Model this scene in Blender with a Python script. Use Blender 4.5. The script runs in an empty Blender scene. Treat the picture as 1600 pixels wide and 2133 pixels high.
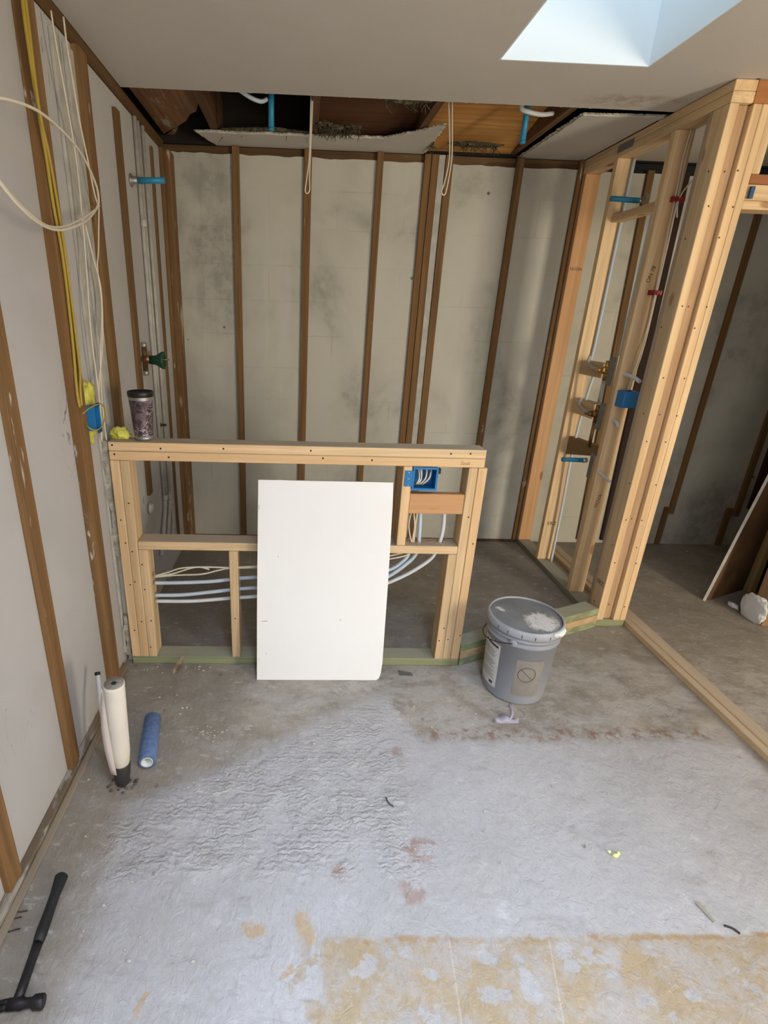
import bpy, bmesh, math, random
from mathutils import Vector, Matrix, noise
random.seed(7)
S = bpy.context.scene
C = S.collection
PI = math.pi
R_ = math.radians

# ------------------------------------------------------------------ camera
F, CX, CY, H = 1075.5, 655.5, 1066.5, 1.552
RM = Matrix(((0.9993, 0.0336, -0.0181), (-0.0249, 0.9335, 0.3577), (0.029, -0.3569, 0.9337)))
RM = Matrix(((math.cos(-.036), -math.sin(-.036), 0), (math.sin(-.036), math.cos(-.036), 0), (0, 0, 1))) \
    @ Matrix(((1, 0, 0), (0, math.cos(-.365), -math.sin(-.365)), (0, math.sin(-.365), math.cos(-.365)))) \
    @ Matrix(((math.cos(-.031), 0, math.sin(-.031)), (0, 1, 0), (-math.sin(-.031), 0, math.cos(-.031))))
cd = bpy.data.cameras.new('camera')
cam = bpy.data.objects.new('camera', cd)
C.objects.link(cam)
cd.sensor_fit = 'VERTICAL'
cd.sensor_height = 36
cd.sensor_width = 27
cd.lens = F / 2133 * 36
cd.shift_x = (800 - CX) / 2133
cd.shift_y = 0
cd.clip_start = 0.02
m4 = Matrix.Identity(4)
for i in range(3):
    m4[i][0] = RM[i][0]
    m4[i][1] = RM[i][2]
    m4[i][2] = -RM[i][1]
m4[2][3] = H
cam.matrix_world = m4
S.camera = cam

# ------------------------------------------------------------------ light
S.view_settings.view_transform = 'Standard'
S.view_settings.look = 'None'
S.view_settings.exposure = 0.45
S.view_settings.gamma = 1
wd = bpy.data.worlds.new('sky')
S.world = wd
wd.use_nodes = True
wd.node_tree.nodes['Background'].inputs[0].default_value = (0.55, 0.72, 1.0, 1)
wd.node_tree.nodes['Background'].inputs[1].default_value = 0.4


def area(name, loc, rot, sx, sy, power, col, spread=PI):
    l = bpy.data.lights.new(name, 'AREA')
    l.shape = 'RECTANGLE'
    l.size, l.size_y = sx, sy
    l.energy = power
    l.color = col
    l.spread = spread
    o = bpy.data.objects.new(name, l)
    C.objects.link(o)
    o.location = loc
    o.rotation_euler = rot
    return o


SKY1 = (0.712, 1.262, 1.15, 2.33)      # the skylight in the photo
SKY_UNSEEN = (0.10, 0.66, -0.75, 0.35)       # unseen twin added above the camera for the bright front floor
WIN = (2.75, 3.75, 0.25, 2.10)         # glazed door behind the camera, to the right
SH = 1.15
area('skylight_daylight', (0.987, 1.74, 2.44 + SH - .03), (0, 0, 0), .52, 1.14, 4.9, (0.62, 0.84, 1.0))
area('skylight_daylight', (0.38, -.2, 2.44 + SH - .03), (0, 0, 0), .50, 1.05, 112, (0.62, 0.76, 1.0))  # light of the added, unseen skylight, brightening the front floor
area('door_daylight', (3.25, -1.28, 1.2), (R_(90), 0, R_(18)), .55, 1.5, 78, (1.0, 0.88, 0.70))
area('door_daylight', (0.75, -1.28, 1.1), (R_(90), 0, 0), 1.2, 1.6, 14, (1.0, 0.93, 0.84))

# ------------------------------------------------------------------ rays from the camera onto the room's real planes
XL, YB, YH, YC, XP, ZC = -.797, 3.53, 2.029, 2.742, 1.643, 2.44


def _on(i, v, px, py):
    r = RM @ Vector(((px - CX) / F, 1, -(py - CY) / F))
    c = Vector((0, 0, H))
    return c + r * ((v - c[i]) / r[i])


def oX(v, px, py): return _on(0, v, px, py)
def oY(v, px, py): return _on(1, v, px, py)
def oZ(v, px, py): return _on(2, v, px, py)


# ------------------------------------------------------------------ mesh building
class B:
    def __init__(s): s.v, s.f, s.sm = [], [], []

    def add(s, vs, fs, smooth=False):
        n = len(s.v)
        s.v += [Vector(p) for p in vs]
        s.f += [tuple(i + n for i in f) for f in fs]
        s.sm += [smooth] * len(fs)
        return s

    def box(s, x0, x1, y0, y1, z0, z1):
        if x0 > x1: x0, x1 = x1, x0
        if y0 > y1: y0, y1 = y1, y0
        if z0 > z1: z0, z1 = z1, z0
        return s.add([(x0, y0, z0), (x1, y0, z0), (x1, y1, z0), (x0, y1, z0), (x0, y0, z1), (x1, y0, z1), (x1, y1, z1), (x0, y1, z1)],
                     [(0, 3, 2, 1), (4, 5, 6, 7), (0, 1, 5, 4), (1, 2, 6, 5), (2, 3, 7, 6), (3, 0, 4, 7)])

    def prism(s, poly, d):
        """poly: list of 3-D points (planar), d: extrusion vector"""
        n = len(poly)
        d = Vector(d)
        a = [Vector(p) for p in poly]
        nrm = Vector((0, 0, 0))
        for i in range(n):
            nrm += a[i].cross(a[(i + 1) % n])
        if nrm.dot(d) > 0: a.reverse()
        vs = a + [p + d for p in a]
        fs = [tuple(range(n)), tuple(range(2 * n - 1, n - 1, -1))]
        for i in range(n):
            j = (i + 1) % n
            fs.append((j, i, i + n, j + n))
        return s.add(vs, fs)

    def rings(s, rings, cap0=True, cap1=True, smooth=True):
        n = len(rings[0])
        vs = [p for r in rings for p in r]
        fs = []
        for k in range(len(rings) - 1):
            for i in range(n):
                j = (i + 1) % n
                fs.append((k * n + i, k * n + j, (k + 1) * n + j, (k + 1) * n + i))
        s.add(vs, fs, smooth)
        b = len(s.v) - len(vs)
        if cap0: s.f.append(tuple(b + i for i in reversed(range(n)))); s.sm.append(False)
        if cap1: s.f.append(tuple(b + (len(rings) - 1) * n + i for i in range(n))); s.sm.append(False)
        return s

    def tube(s, pts, r, seg=10, smoothpath=True, r1=None):
        pts = [Vector(p) for p in pts]
        if smoothpath and len(pts) > 2:
            out = []
            for i in range(len(pts) - 1):
                p0 = pts[max(i - 1, 0)]; p1 = pts[i]; p2 = pts[i + 1]; p3 = pts[min(i + 2, len(pts) - 1)]
                for k in range(6):
                    t = k / 6
                    out.append(.5 * ((2 * p1) + (p2 - p0) * t + (2 * p0 - 5 * p1 + 4 * p2 - p3) * t * t + (3 * p1 - p0 - 3 * p2 + p3) * t ** 3))
            out.append(pts[-1])
            pts = out
        rs = []
        up = None
        for i, p in enumerate(pts):
            t = (pts[min(i + 1, len(pts) - 1)] - pts[max(i - 1, 0)]).normalized()
            if up is None:
                up = Vector((0, 0, 1)) if abs(t.z) < .9 else Vector((1, 0, 0))
            a = t.cross(up).normalized()
            b = a.cross(t).normalized()
            up = b
            rr = r if r1 is None else r + (r1 - r) * i / (len(pts) - 1)
            rs.append([p + a * math.cos(2 * PI * k / seg) * rr + b * math.sin(2 * PI * k / seg) * rr for k in range(seg)])
        rs = [list(reversed(q)) for q in rs]
        return s.rings(rs)

    def lathe(s, prof, c=(0, 0, 0), seg=32, axis=None, cap0=True, cap1=True):
        """prof: [(r, h)...] along axis (default z)"""
        c = Vector(c)
        ax = Vector(axis or (0, 0, 1)).normalized()
        u = ax.orthogonal().normalized() if axis else Vector((1, 0, 0))
        w = ax.cross(u)
        rs = []
        for r, h in prof:
            r = max(r, 1e-5)
            rs.append([c + ax * h + (u * math.cos(2 * PI * k / seg) + w * math.sin(2 * PI * k / seg)) * r for k in range(seg)])
        return s.rings(rs, cap0, cap1)

    def blob(s, c, r, amp=.3, fr=2., sub=3, flat=None, seed=0):
        bm = bmesh.new()
        bmesh.ops.create_icosphere(bm, subdivisions=sub, radius=1)
        c = Vector(c)
        n = len(s.v)
        for v in bm.verts:
            p = v.co.copy()
            k = 1 + amp * noise.noise(p * fr + Vector((seed * 3.1, seed, 7))) + amp * .5 * noise.noise(p * fr * 3 + Vector((seed, 5, 1)))
            q = Vector((p.x * r[0], p.y * r[1], p.z * r[2])) * k
            if flat is not None and q.z < -flat: q.z = -flat
            s.v.append(c + q)
        for f in bm.faces:
            s.f.append(tuple(n + v.index for v in f.verts)); s.sm.append(True)
        bm.free()
        return s


WL = {}


def obj(name, b, mat, parent=None, bevel=0, subsurf=0):
    zs = [v.z for v in b.v]; xs = [v.x for v in b.v]; ys = [v.y for v in b.v]
    c = Vector(((min(xs) + max(xs)) / 2, (min(ys) + max(ys)) / 2, min(zs)))
    me = bpy.data.meshes.new(name)
    me.from_pydata([v - c for v in b.v], [], b.f)
    me.polygons.foreach_set('use_smooth', b.sm)
    me.update()
    bm = bmesh.new(); bm.from_mesh(me)
    bmesh.ops.recalc_face_normals(bm, faces=bm.faces)
    bm.to_mesh(me); bm.free()
    o = bpy.data.objects.new(name, me)
    C.objects.link(o)
    me.materials.append(mat)
    if bevel:
        m = o.modifiers.new('bevel', 'BEVEL'); m.width = bevel; m.segments = 2; m.limit_method = 'ANGLE'; m.angle_limit = R_(50)
    if subsurf:
        m = o.modifiers.new('sub', 'SUBSURF'); m.levels = m.render_levels = subsurf
    WL[o.name] = c
    if parent:
        o.parent = parent
        o.location = c - WL[parent.name]
    else:
        o.location = c
    return o


def empty(name, loc):
    o = bpy.data.objects.new(name, None)
    C.objects.link(o)
    o.empty_display_size = .05
    o.location = loc
    WL[o.name] = Vector(loc)
    return o


def tag(o, label, cat, group=None, kind=None):
    o['label'] = label; o['category'] = cat
    if group: o['group'] = group
    if kind: o['kind'] = kind
    return o


def struct(name, b, mat, parent=None, bevel=0):
    o = obj(name, b, mat, parent, bevel)
    if not parent: o['kind'] = 'structure'
    return o


# ------------------------------------------------------------------ materials
class N:
    def __init__(s, name):
        s.m = bpy.data.materials.new(name); s.m.use_nodes = True
        s.t = s.m.node_tree; s.b = s.t.nodes['Principled BSDF']; s._c = {}

    def n(s, k, **kw):
        q = s.t.nodes.new(k)
        for a, b in kw.items(): setattr(q, a, b)
        return q

    def l(s, a, b): s.t.links.new(a, b)

    def put(s, sock, v):
        if hasattr(v, 'is_linked') or isinstance(v, bpy.types.NodeSocket): s.l(v, sock)
        elif isinstance(v, (tuple, list)) and len(v) == 3 and sock.type == 'RGBA': sock.default_value = (*v, 1)
        else: sock.default_value = v

    def math(s, op, a, b=0., c=0., clamp=False):
        q = s.n('ShaderNodeMath', operation=op, use_clamp=clamp)
        for i, v in enumerate((a, b, c)): s.put(q.inputs[i], v)
        return q.outputs[0]

    def co(s):
        if 'co' not in s._c: s._c['co'] = s.n('ShaderNodeTexCoord').outputs['Object']
        return s._c['co']

    def rand(s):
        if 'r' not in s._c: s._c['r'] = s.n('ShaderNodeObjectInfo').outputs['Random']
        return s._c['r']

    def map(s, scale=(1, 1, 1), loc=(0, 0, 0), rnd=False, vec=None):
        q = s.n('ShaderNodeMapping')
        s.l(vec or s.co(), q.inputs[0]); q.inputs['Scale'].default_value = scale; q.inputs['Location'].default_value = loc
        if rnd:
            c = s.n('ShaderNodeCombineXYZ')
            k = s.math('MULTIPLY', s.rand(), 37.)
            for i in range(3): s.l(k, c.inputs[i])
            a = s.n('ShaderNodeVectorMath', operation='ADD'); s.l(q.outputs[0], a.inputs[0]); s.l(c.outputs[0], a.inputs[1])
            return a.outputs[0]
        return q.outputs[0]

    def noise(s, sc, detail=3, rough=.5, vec=None, dist=0.):
        q = s.n('ShaderNodeTexNoise'); s.l(vec or s.co(), q.inputs['Vector'])
        q.inputs['Scale'].default_value = sc; q.inputs['Detail'].default_value = detail; q.inputs['Roughness'].default_value = rough
        q.inputs['Distortion'].default_value = dist
        return q.outputs[0]

    def ss(s, v, a, b):
        q = s.n('ShaderNodeMapRange', interpolation_type='SMOOTHSTEP')
        s.put(q.inputs[0], v); q.inputs[1].default_value = a; q.inputs[2].default_value = b
        return q.outputs[0]

    def mix(s, f, a, b):
        q = s.n('ShaderNodeMix', data_type='RGBA')
        s.put(q.inputs[0], f); s.put(q.inputs[6], a); s.put(q.inputs[7], b)
        return q.outputs[2]

    def sep(s, v=None):
        q = s.n('ShaderNodeSeparateXYZ'); s.l(v or s.co(), q.inputs[0]); return q.outputs

    def bump(s, h, st=.3, d=.01):
        q = s.n('ShaderNodeBump'); s.l(h, q.inputs['Height']); q.inputs['Strength'].default_value = st; q.inputs['Distance'].default_value = d
        s.l(q.outputs[0], s.b.inputs['Normal'])

    def out(s, col, rough=.7, metal=0., spec=.3):
        s.put(s.b.inputs['Base Color'], col); s.put(s.b.inputs['Roughness'], rough)
        s.b.inputs['Metallic'].default_value = metal; s.b.inputs['Specular IOR Level'].default_value = spec
        return s.m


def mul(c, k): return tuple(x * k for x in c)


def wood(name, col, axis=2, dark=.72, knots=True, paint=None, rough=.75, spread=.12, dust=None):
    s = N(name)
    sc = [34., 34., 34.]; sc[axis] = 1.2
    g1 = s.noise(1., 4, .6, s.map(sc, rnd=True), .6)
    sc2 = [9., 9., 9.]; sc2[axis] = .5
    g2 = s.noise(1., 2, .5, s.map(sc2, rnd=True), 1.)
    c = s.mix(s.ss(g1, .35, .68), mul(col, dark), col)
    c = s.mix(s.math('MULTIPLY', s.ss(g2, .40, .70), .55), c, mul((col[0], col[1] * .86, col[2] * .72), .80))
    # every board has its own tone
    k = s.math('MULTIPLY_ADD', s.rand(), spread * 2, 1 - spread)
    hv = s.n('ShaderNodeHueSaturation'); s.l(k, hv.inputs['Value']); s.l(c, hv.inputs['Color']); c = hv.outputs[0]
    if knots:
        ks = [7., 7., 7.]; ks[axis] = 3.2
        vo = s.n('ShaderNodeTexVoronoi'); s.l(s.map(ks, rnd=True), vo.inputs['Vector']); vo.inputs['Scale'].default_value = 1.
        kn = s.math('SUBTRACT', 1., s.ss(vo.outputs['Distance'], .07, .14))
        pick = s.math('GREATER_THAN', s.sep(vo.outputs['Color'])[0], .62)
        kn = s.math('MULTIPLY', kn, pick)
        c = s.mix(s.math('MULTIPLY', kn, .75), c, mul((col[0], col[1] * .62, col[2] * .42), .38))
    if paint:
        pn = s.noise(1., 4, .7, s.map([16 if i != axis else 3.5 for i in range(3)], rnd=True), .3)
        c = s.mix(s.ss(pn, *paint[1]), c, paint[0])
    if dust:
        nz = s.n('ShaderNodeNewGeometry').outputs['Normal']
        up = s.math('MULTIPLY', s.ss(s.sep(nz)[2], .5, .9), .75)
        c = s.mix(up, c, dust)
    s.bump(g1, .25, .004)
    return s.out(c, rough)


PINE = (.78, .56, .32)
ORANGE = (.64, .38, .19)
OLD = (.235, .132, .052)
GREEN = (.33, .36, .20)
DUST = (.40, .35, .28)
pine_z, pine_x, pine_y = (wood('pine_' + a, PINE, i, dust=DUST) for a, i in (('z', 2), ('x', 0), ('y', 1)))
orange_z = wood('orange_pine_z', ORANGE, 2, .8); orange_x = wood('orange_pine_x', ORANGE, 0, .8); orange_y = wood('orange_pine_y', ORANGE, 1, .8)
weath_z = wood('weathered_pine_z', (.42, .33, .235), 2, .82)
PNT = (.52, .50, .45)
old_z = wood('old_furring_z', OLD, 2, .6, False, (PNT, (.65, .70)))
old_x = wood('old_lumber_x', mul(OLD, .75), 0, .5, False, ((.2, .17, .13), (.62, .75)))
old_y = wood('old_lumber_y', mul(OLD, .75), 1, .5, False, ((.22, .19, .15), (.62, .75)))
green_x = wood('treated_x', GREEN, 0, .62, False, dust=(.34, .33, .26)); green_y = wood('treated_y', (.30, .30, .20), 1, .65, False, dust=(.36, .34, .28))


def plain(name, col, rough=.6, metal=0., spec=.4, bump=None, noise_=None):
    s = N(name)
    c = col
    if noise_: c = s.mix(s.ss(s.noise(noise_[0], 4, .6), .35, .65), mul(col, noise_[1]), col)
    if bump: s.bump(s.noise(bump[0], 4, .6), bump[1], bump[2])
    return s.out(c, rough, metal, spec)


# painted block wall (z is up, x along the wall)
def block_wall(name, col, axis):
    s = N(name)
    p = s.sep()
    cmb = s.n('ShaderNodeCombineXYZ')
    s.l(p[axis], cmb.inputs[0]); s.l(p[2], cmb.inputs[1])
    nwarp = s.noise(3., 3, .6)
    br = s.n('ShaderNodeTexBrick'); s.l(cmb.outputs[0], br.inputs['Vector'])
    br.inputs['Scale'].default_value = 1.; br.inputs['Brick Width'].default_value = .406; br.inputs['Row Height'].default_value = .203
    br.inputs['Mortar Size'].default_value = .005; br.inputs['Mortar Smooth'].default_value = .6
    mort = br.outputs['Fac']
    big = s.noise(1.6, 4, .6, s.map((1, 1, .8)), .4)
    fine = s.noise(9., 5, .7)
    strk = s.noise(1., 3, .6, s.map((5, 5, .7)))
    c = s.mix(s.ss(big, .38, .70), col, mul(col, .80))
    sm = s.math('MULTIPLY', s.ss(big, .48, .68), s.ss(fine, .42, .60))
    c = s.mix(s.math('MULTIPLY', sm, .62), c, mul((col[0], col[1] * 1.0, col[2] * 1.02), .48))
    c = s.mix(s.math('MULTIPLY', s.ss(strk, .52, .72), .35), c, mul(col, 1.14))
    c = s.mix(s.math('MULTIPLY', s.math('MULTIPLY', mort, s.ss(nwarp, .50, .68)), .34), c, mul(col, .55))
    # specks and hole marks
    vo = s.n('ShaderNodeTexVoronoi'); s.l(s.map((5, 5, 5), (.3, .3, .3)), vo.inputs['Vector']); vo.inputs['Scale'].default_value = 1.
    sp = s.math('MULTIPLY', s.math('SUBTRACT', 1., s.ss(vo.outputs['Distance'], .03, .06)), s.math('GREATER_THAN', s.sep(vo.outputs['Color'])[0], .6))
    c = s.mix(s.math('MULTIPLY', sp, .8), c, (.07, .06, .05))
    h = s.math('ADD', s.math('MULTIPLY', mort, -.22), s.math('MULTIPLY', fine, .5))
    s.bump(h, .35, .006)
    return s.out(c, .85, spec=.15)


M_back = block_wall('painted_block_back', (.55, .535, .455), 0)


def left_wall_mat():
    s = N('painted_board_left')
    big = s.noise(1.3, 4, .6); fine = s.noise(14., 4, .7)
    col = (.50, .485, .465)
    c = s.mix(s.ss(big, .35, .7), col, mul(col, .88))
    # scuffs
    sc = s.noise(1., 2, .5, s.map((1, 7, 2.2), (0, 3, 1)), 2.5)
    sl = s.math('MULTIPLY', s.math('SUBTRACT', 1., s.ss(s.math('ABSOLUTE', s.math('SUBTRACT', sc, .5)), .002, .006)), s.ss(s.noise(2.2, 2), .58, .66))
    c = s.mix(s.math('MULTIPLY', sl, .75), c, (.09, .08, .075))
    s.bump(fine, .18, .003)
    return s.out(c, .8, spec=.2)


M_left = left_wall_mat()
M_right = block_wall('painted_block_right', (.40, .37, .33), 1)


def ceil_mat():
    s = N('ceiling_paint')
    p = s.sep()
    col = (.62, .585, .53)
    c = s.mix(s.ss(s.noise(2.5, 3), .3, .7), col, mul(col, .95))
    # water stain beside the cut edge
    dx = s.math('MULTIPLY', s.math('SUBTRACT', p[0], 1.40), 3.6); dy = s.math('MULTIPLY', s.math('SUBTRACT', p[1], 2.64), 13.)
    r = s.math('SQRT', s.math('ADD', s.math('MULTIPLY', dx, dx), s.math('MULTIPLY', dy, dy)))
    m = s.math('MULTIPLY', s.math('SUBTRACT', 1., s.ss(r, .4, 1.1)), s.ss(s.noise(14., 4, .7), .40, .62))
    c = s.mix(s.math('MULTIPLY', m, .6), c, (.33, .24, .14))
    s.bump(s.noise(120., 3), .25, .002)
    return s.out(c, .9, spec=.15)


M_ceil = ceil_mat()


def floor_mat():
    s = N('scraped_concrete')
    w = s.math('MULTIPLY', s.math('SUBTRACT', s.noise(5., 4, .65), .5), .16)
    w2 = s.math('MULTIPLY', s.math('SUBTRACT', s.noise(6.1, 4, .65, s.map((1, 1, 1), (9, 4, 2))), .5), .10)
    p = s.sep()
    x = s.math('ADD', p[0], w); y = s.math('ADD', p[1], w2)
    fine = s.noise(22., 6, .7); mid = s.noise(4., 5, .6); blot = s.noise(1.6, 4, .6, dist=.8)
    GRAY = (.45, .44, .44); BARE = (.34, .305, .255); TAN = (.385, .29, .165); RUST = (.235, .145, .10); LT = (.56, .54, .51)
    # ---- bare dusty slab
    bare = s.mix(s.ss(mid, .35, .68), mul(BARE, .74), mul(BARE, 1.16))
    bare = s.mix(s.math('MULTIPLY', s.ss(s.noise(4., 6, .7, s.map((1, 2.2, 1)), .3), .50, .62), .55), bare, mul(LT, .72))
    bare = s.mix(s.math('MULTIPLY', s.math('SUBTRACT', 1., s.ss(x, -.72, .25)), .62), bare, (.235, .20, .155))  # brown dust towards the left wall, with part of the shade there painted in
    bare = s.mix(s.math('MULTIPLY', s.ss(p[1], 2.02, 2.10), .5), bare, (.225, .195, .155))  # shade of the shower bay painted into the floor colour
    bare = s.mix(s.math('MULTIPLY', s.ss(s.noise(9., 6, .75, s.map((1, 1, 1), (4, 4, 4))), .52, .66), .5), bare, mul(BARE, .55))
    bare = s.mix(s.math('MULTIPLY', s.ss(s.noise(13., 5, .75, s.map((1, 2, 1), (8, 4, 4))), .56, .66), .6), bare, (.50, .47, .43))
    # ---- smooth grey coat
    gray = s.mix(s.ss(blot, .35, .7), mul(GRAY, .92), mul(GRAY, 1.04))
    gray = s.mix(s.math('MULTIPLY', s.ss(fine, .55, .75), .35), gray, mul(GRAY, .70))
    gs = s.noise(1., 5, .7, s.map((5, 14, 1), (1, 2, 0)), .6)
    gray = s.mix(s.math('MULTIPLY', s.ss(gs, .54, .70), .5), gray, (.30, .275, .25))
    gray = s.mix(s.math('MULTIPLY', s.ss(s.noise(2.3, 5, .7, s.map((1, 1, 1), (7, 1, 0))), .50, .66), .35), gray, (.36, .34, .31))
    gray = s.mix(s.math('MULTIPLY', s.ss(s.noise(11., 5, .75, s.map((1, 1, 1), (0, 5, 0))), .58, .70), .45), gray, (.60, .60, .61))
    # boundary between both: y = f(x)
    yb = s.math('MINIMUM', s.math('MULTIPLY_ADD', x, .62, 1.60), 1.85)
    right = s.ss(x, .40, .50)
    yb = s.math('ADD', s.math('MULTIPLY', yb, s.math('SUBTRACT', 1., right)), s.math('MULTIPLY', right, 1.585))
    g = s.math('SUBTRACT', 1., s.ss(s.math('SUBTRACT', y, yb), -.05, .05))
    g = s.math('MULTIPLY', g, s.math('SUBTRACT', 1., s.ss(p[0], 1.76, 1.80)))
    g = s.math('MULTIPLY', g, s.ss(s.math('ADD', p[0], s.math('MULTIPLY', w, 2.)), -.66, -.44))
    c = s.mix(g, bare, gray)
    # smeared skim coat north of it
    sk = s.math('MULTIPLY', s.ss(s.noise(6.5, 6, .72, s.map((1, 1.8, 1), (3, 3, 3)), .35), .45, .60), s.math('SUBTRACT', 1., s.ss(p[1], 1.95, 2.3)))
    sk = s.math('MULTIPLY', sk, s.math('SUBTRACT', 1., g))
    sk = s.math('MULTIPLY', sk, s.ss(x, -.55, .1))
    c = s.mix(s.math('MULTIPLY', sk, .6), c, (.44, .42, .39))
    # rusty band
    rb = s.math('SUBTRACT', 1., s.ss(s.math('ABSOLUTE', s.math('SUBTRACT', s.math('MULTIPLY_ADD', w2, .5, p[1]), 1.60)), .010, .055))
    rb = s.math('MULTIPLY', s.math('MULTIPLY', rb, s.ss(fine, .46, .60)), s.math('MULTIPLY', s.ss(x, .47, .52), s.math('SUBTRACT', 1., s.ss(x, 1.66, 1.70))))
    c = s.mix(s.math('MULTIPLY', rb, .85), c, RUST)

    def spot(cx, cy, rx, ry, lo=.42, hi=.55):
        a = s.math('MULTIPLY', s.math('SUBTRACT', x, cx), 1 / rx); b = s.math('MULTIPLY', s.math('SUBTRACT', y, cy), 1 / ry)
        r = s.math('SQRT', s.math('ADD', s.math('MULTIPLY', a, a), s.math('MULTIPLY', b, b)))
        return s.math('MULTIPLY', s.math('SUBTRACT', 1., s.ss(r, .7, 1.1)), s.ss(fine, lo, hi))
    for a in ((.345, 1.0, .045, .045), (.41, 1.12, .06, .045), (.15, 1.05, .03, .03), (.40, 1.52, .04, .03)):
        c = s.mix(s.math('MULTIPLY', spot(*a), .75), c, (.33, .23, .19))
    # tan adhesive field, front right
    t = s.math('MULTIPLY', s.math('SUBTRACT', 1., s.ss(s.math('MULTIPLY_ADD', w2, .45, p[1]), .868, .888)), s.ss(s.math('MULTIPLY_ADD', w, .6, p[0]), .06, .10))
    t2 = s.math('MULTIPLY', s.math('SUBTRACT', 1., s.ss(s.math('MULTIPLY_ADD', w2, .3, p[1]), .90, .92)), s.math('MULTIPLY', s.ss(x, .0, .03), s.ss(s.noise(16., 3), .50, .56)))
    t = s.math('MAXIMUM', t, s.math('MULTIPLY', t2, s.math('LESS_THAN', p[0], .10)))
    holes = s.ss(s.noise(9., 4, .6, s.map((1, 1.3, 1), (2, 2, 2))), .58, .63)
    t = s.math('MULTIPLY', t, s.math('SUBTRACT', 1., s.math('MULTIPLY', holes, .85)))
    tan = s.mix(s.ss(s.noise(9., 6, .75), .40, .60), TAN, (.40, .36, .32))
    tan = s.mix(s.math('MULTIPLY', s.ss(mid, .55, .72), .6), tan, (.42, .29, .15))
    for cx_, cy_, rr_ in ((.215, .83, .018), (.315, .835, .022), (.42, .828, .014), (.52, .832, .015), (.61, .835, .018), (.74, .838, .022), (.585, .795, .03), (.80, .835, .018), (.745, .81, .018), (.82, .79, .02), (.60, .765, .035), (.37, .79, .02), (1.0, .75, .02)):
        t = s.math('MULTIPLY', t, s.math('SUBTRACT', 1., s.math('MULTIPLY', spot(cx_, cy_, rr_, rr_ * .8, .36, .46), .95)))
    c = s.mix(s.math('MULTIPLY', t, .9), c, tan)
    eg = s.math('SUBTRACT', 1., s.ss(s.math('ABSOLUTE', s.math('SUBTRACT', s.math('MULTIPLY_ADD', w2, .45, p[1]), .872)), .002, .012))
    eg = s.math('MULTIPLY', s.math('MULTIPLY', eg, s.ss(s.noise(12., 4, .6), .46, .58)), s.ss(p[0], .10, .14))
    c = s.mix(s.math('MULTIPLY', eg, .7), c, (.34, .21, .09))
    for gx, gs_ in ((.42, -.10), (.68, -.25)):
        gr = s.math('SUBTRACT', 1., s.ss(s.math('ABSOLUTE', s.math('SUBTRACT', s.math('MULTIPLY_ADD', p[1], gs_, p[0]), gx + gs_ * .8)), .001, .0035))
        gr = s.math('MULTIPLY', gr, s.math('LESS_THAN', p[1], .87))
        c = s.mix(s.math('MULTIPLY', gr, .5), c, (.50, .48, .44))
    for a in ((-.10, .905, .05, .025), (.04, .90, .02, .05), (-.34, .76, .012, .05), (-.02, .80, .03, .02)):
        c = s.mix(s.math('MULTIPLY', spot(*a, .40, .5), .85), c, (.45, .33, .20))
    hf = s.noise(90., 5, .8)
    c = s.mix(s.math('MULTIPLY', s.ss(hf, .52, .68), .28), c, (.17, .15, .13))
    c = s.mix(s.math('MULTIPLY', s.ss(s.noise(70., 4, .8, s.map((1, 1, 1), (2, 8, 1))), .58, .70), .35), c, (.62, .61, .60))
    # dark pits
    vo = s.n('ShaderNodeTexVoronoi'); s.l(s.map((1, .7, 1)), vo.inputs['Vector']); vo.inputs['Scale'].default_value = 15.
    pit = s.math('MULTIPLY', s.math('SUBTRACT', 1., s.ss(s.math('MULTIPLY_ADD', s.math('SUBTRACT', fine, .5), .35, vo.outputs['Distance']), .04, .12)), s.math('GREATER_THAN', s.sep(vo.outputs['Color'])[0], .86))
    c = s.mix(s.math('MULTIPLY', pit, .4), c, (.16, .13, .11))
    # ---- relief: trowel ridges at the left, scrapes, grain
    wv = s.n('ShaderNodeTexWave', wave_type='BANDS', bands_direction='Y'); s.l(s.co(), wv.inputs['Vector'])
    wv.inputs['Scale'].default_value = 15.; wv.inputs['Distortion'].default_value = 9.; wv.inputs['Detail'].default_value = 3.; wv.inputs['Detail Scale'].default_value = 2.2
    rd = s.math('MULTIPLY', s.ss(x, -.66, -.52), s.math('SUBTRACT', 1., s.ss(x, .30, .50)))
    rd = s.math('MULTIPLY', rd, s.math('MULTIPLY', s.ss(y, 1.0, 1.08), s.math('SUBTRACT', 1., s.ss(s.math('SUBTRACT', y, yb), -.10, .02))))
    rd = s.math('MULTIPLY', rd, s.ss(s.noise(7., 4, .65), .34, .60))
    h = s.math('MULTIPLY', s.math('MULTIPLY', wv.outputs['Fac'], rd), .17)
    rough_h = s.noise(26., 5, .65, s.map((1, 1, 1), (1, 2, 3)), 1.2)
    h = s.math('ADD', h, s.math('MULTIPLY', rough_h, s.math('MULTIPLY_ADD', rd, .45, .28)))
    scr = s.noise(1., 4, .6, s.map((30, 9, 1)), 2.)
    h = s.math('ADD', h, s.math('MULTIPLY', scr, .16))
    h = s.math('ADD', h, s.math('MULTIPLY', s.noise(7., 3, .5), .5))
    h = s.math('SUBTRACT', h, s.math('MULTIPLY', pit, .25))
    h = s.math('ADD', h, s.math('MULTIPLY', g, .25))
    s.bump(h, .8, .022)
    return s.out(c, s.math('MULTIPLY_ADD', g, -.22, .78), spec=.35)


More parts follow.
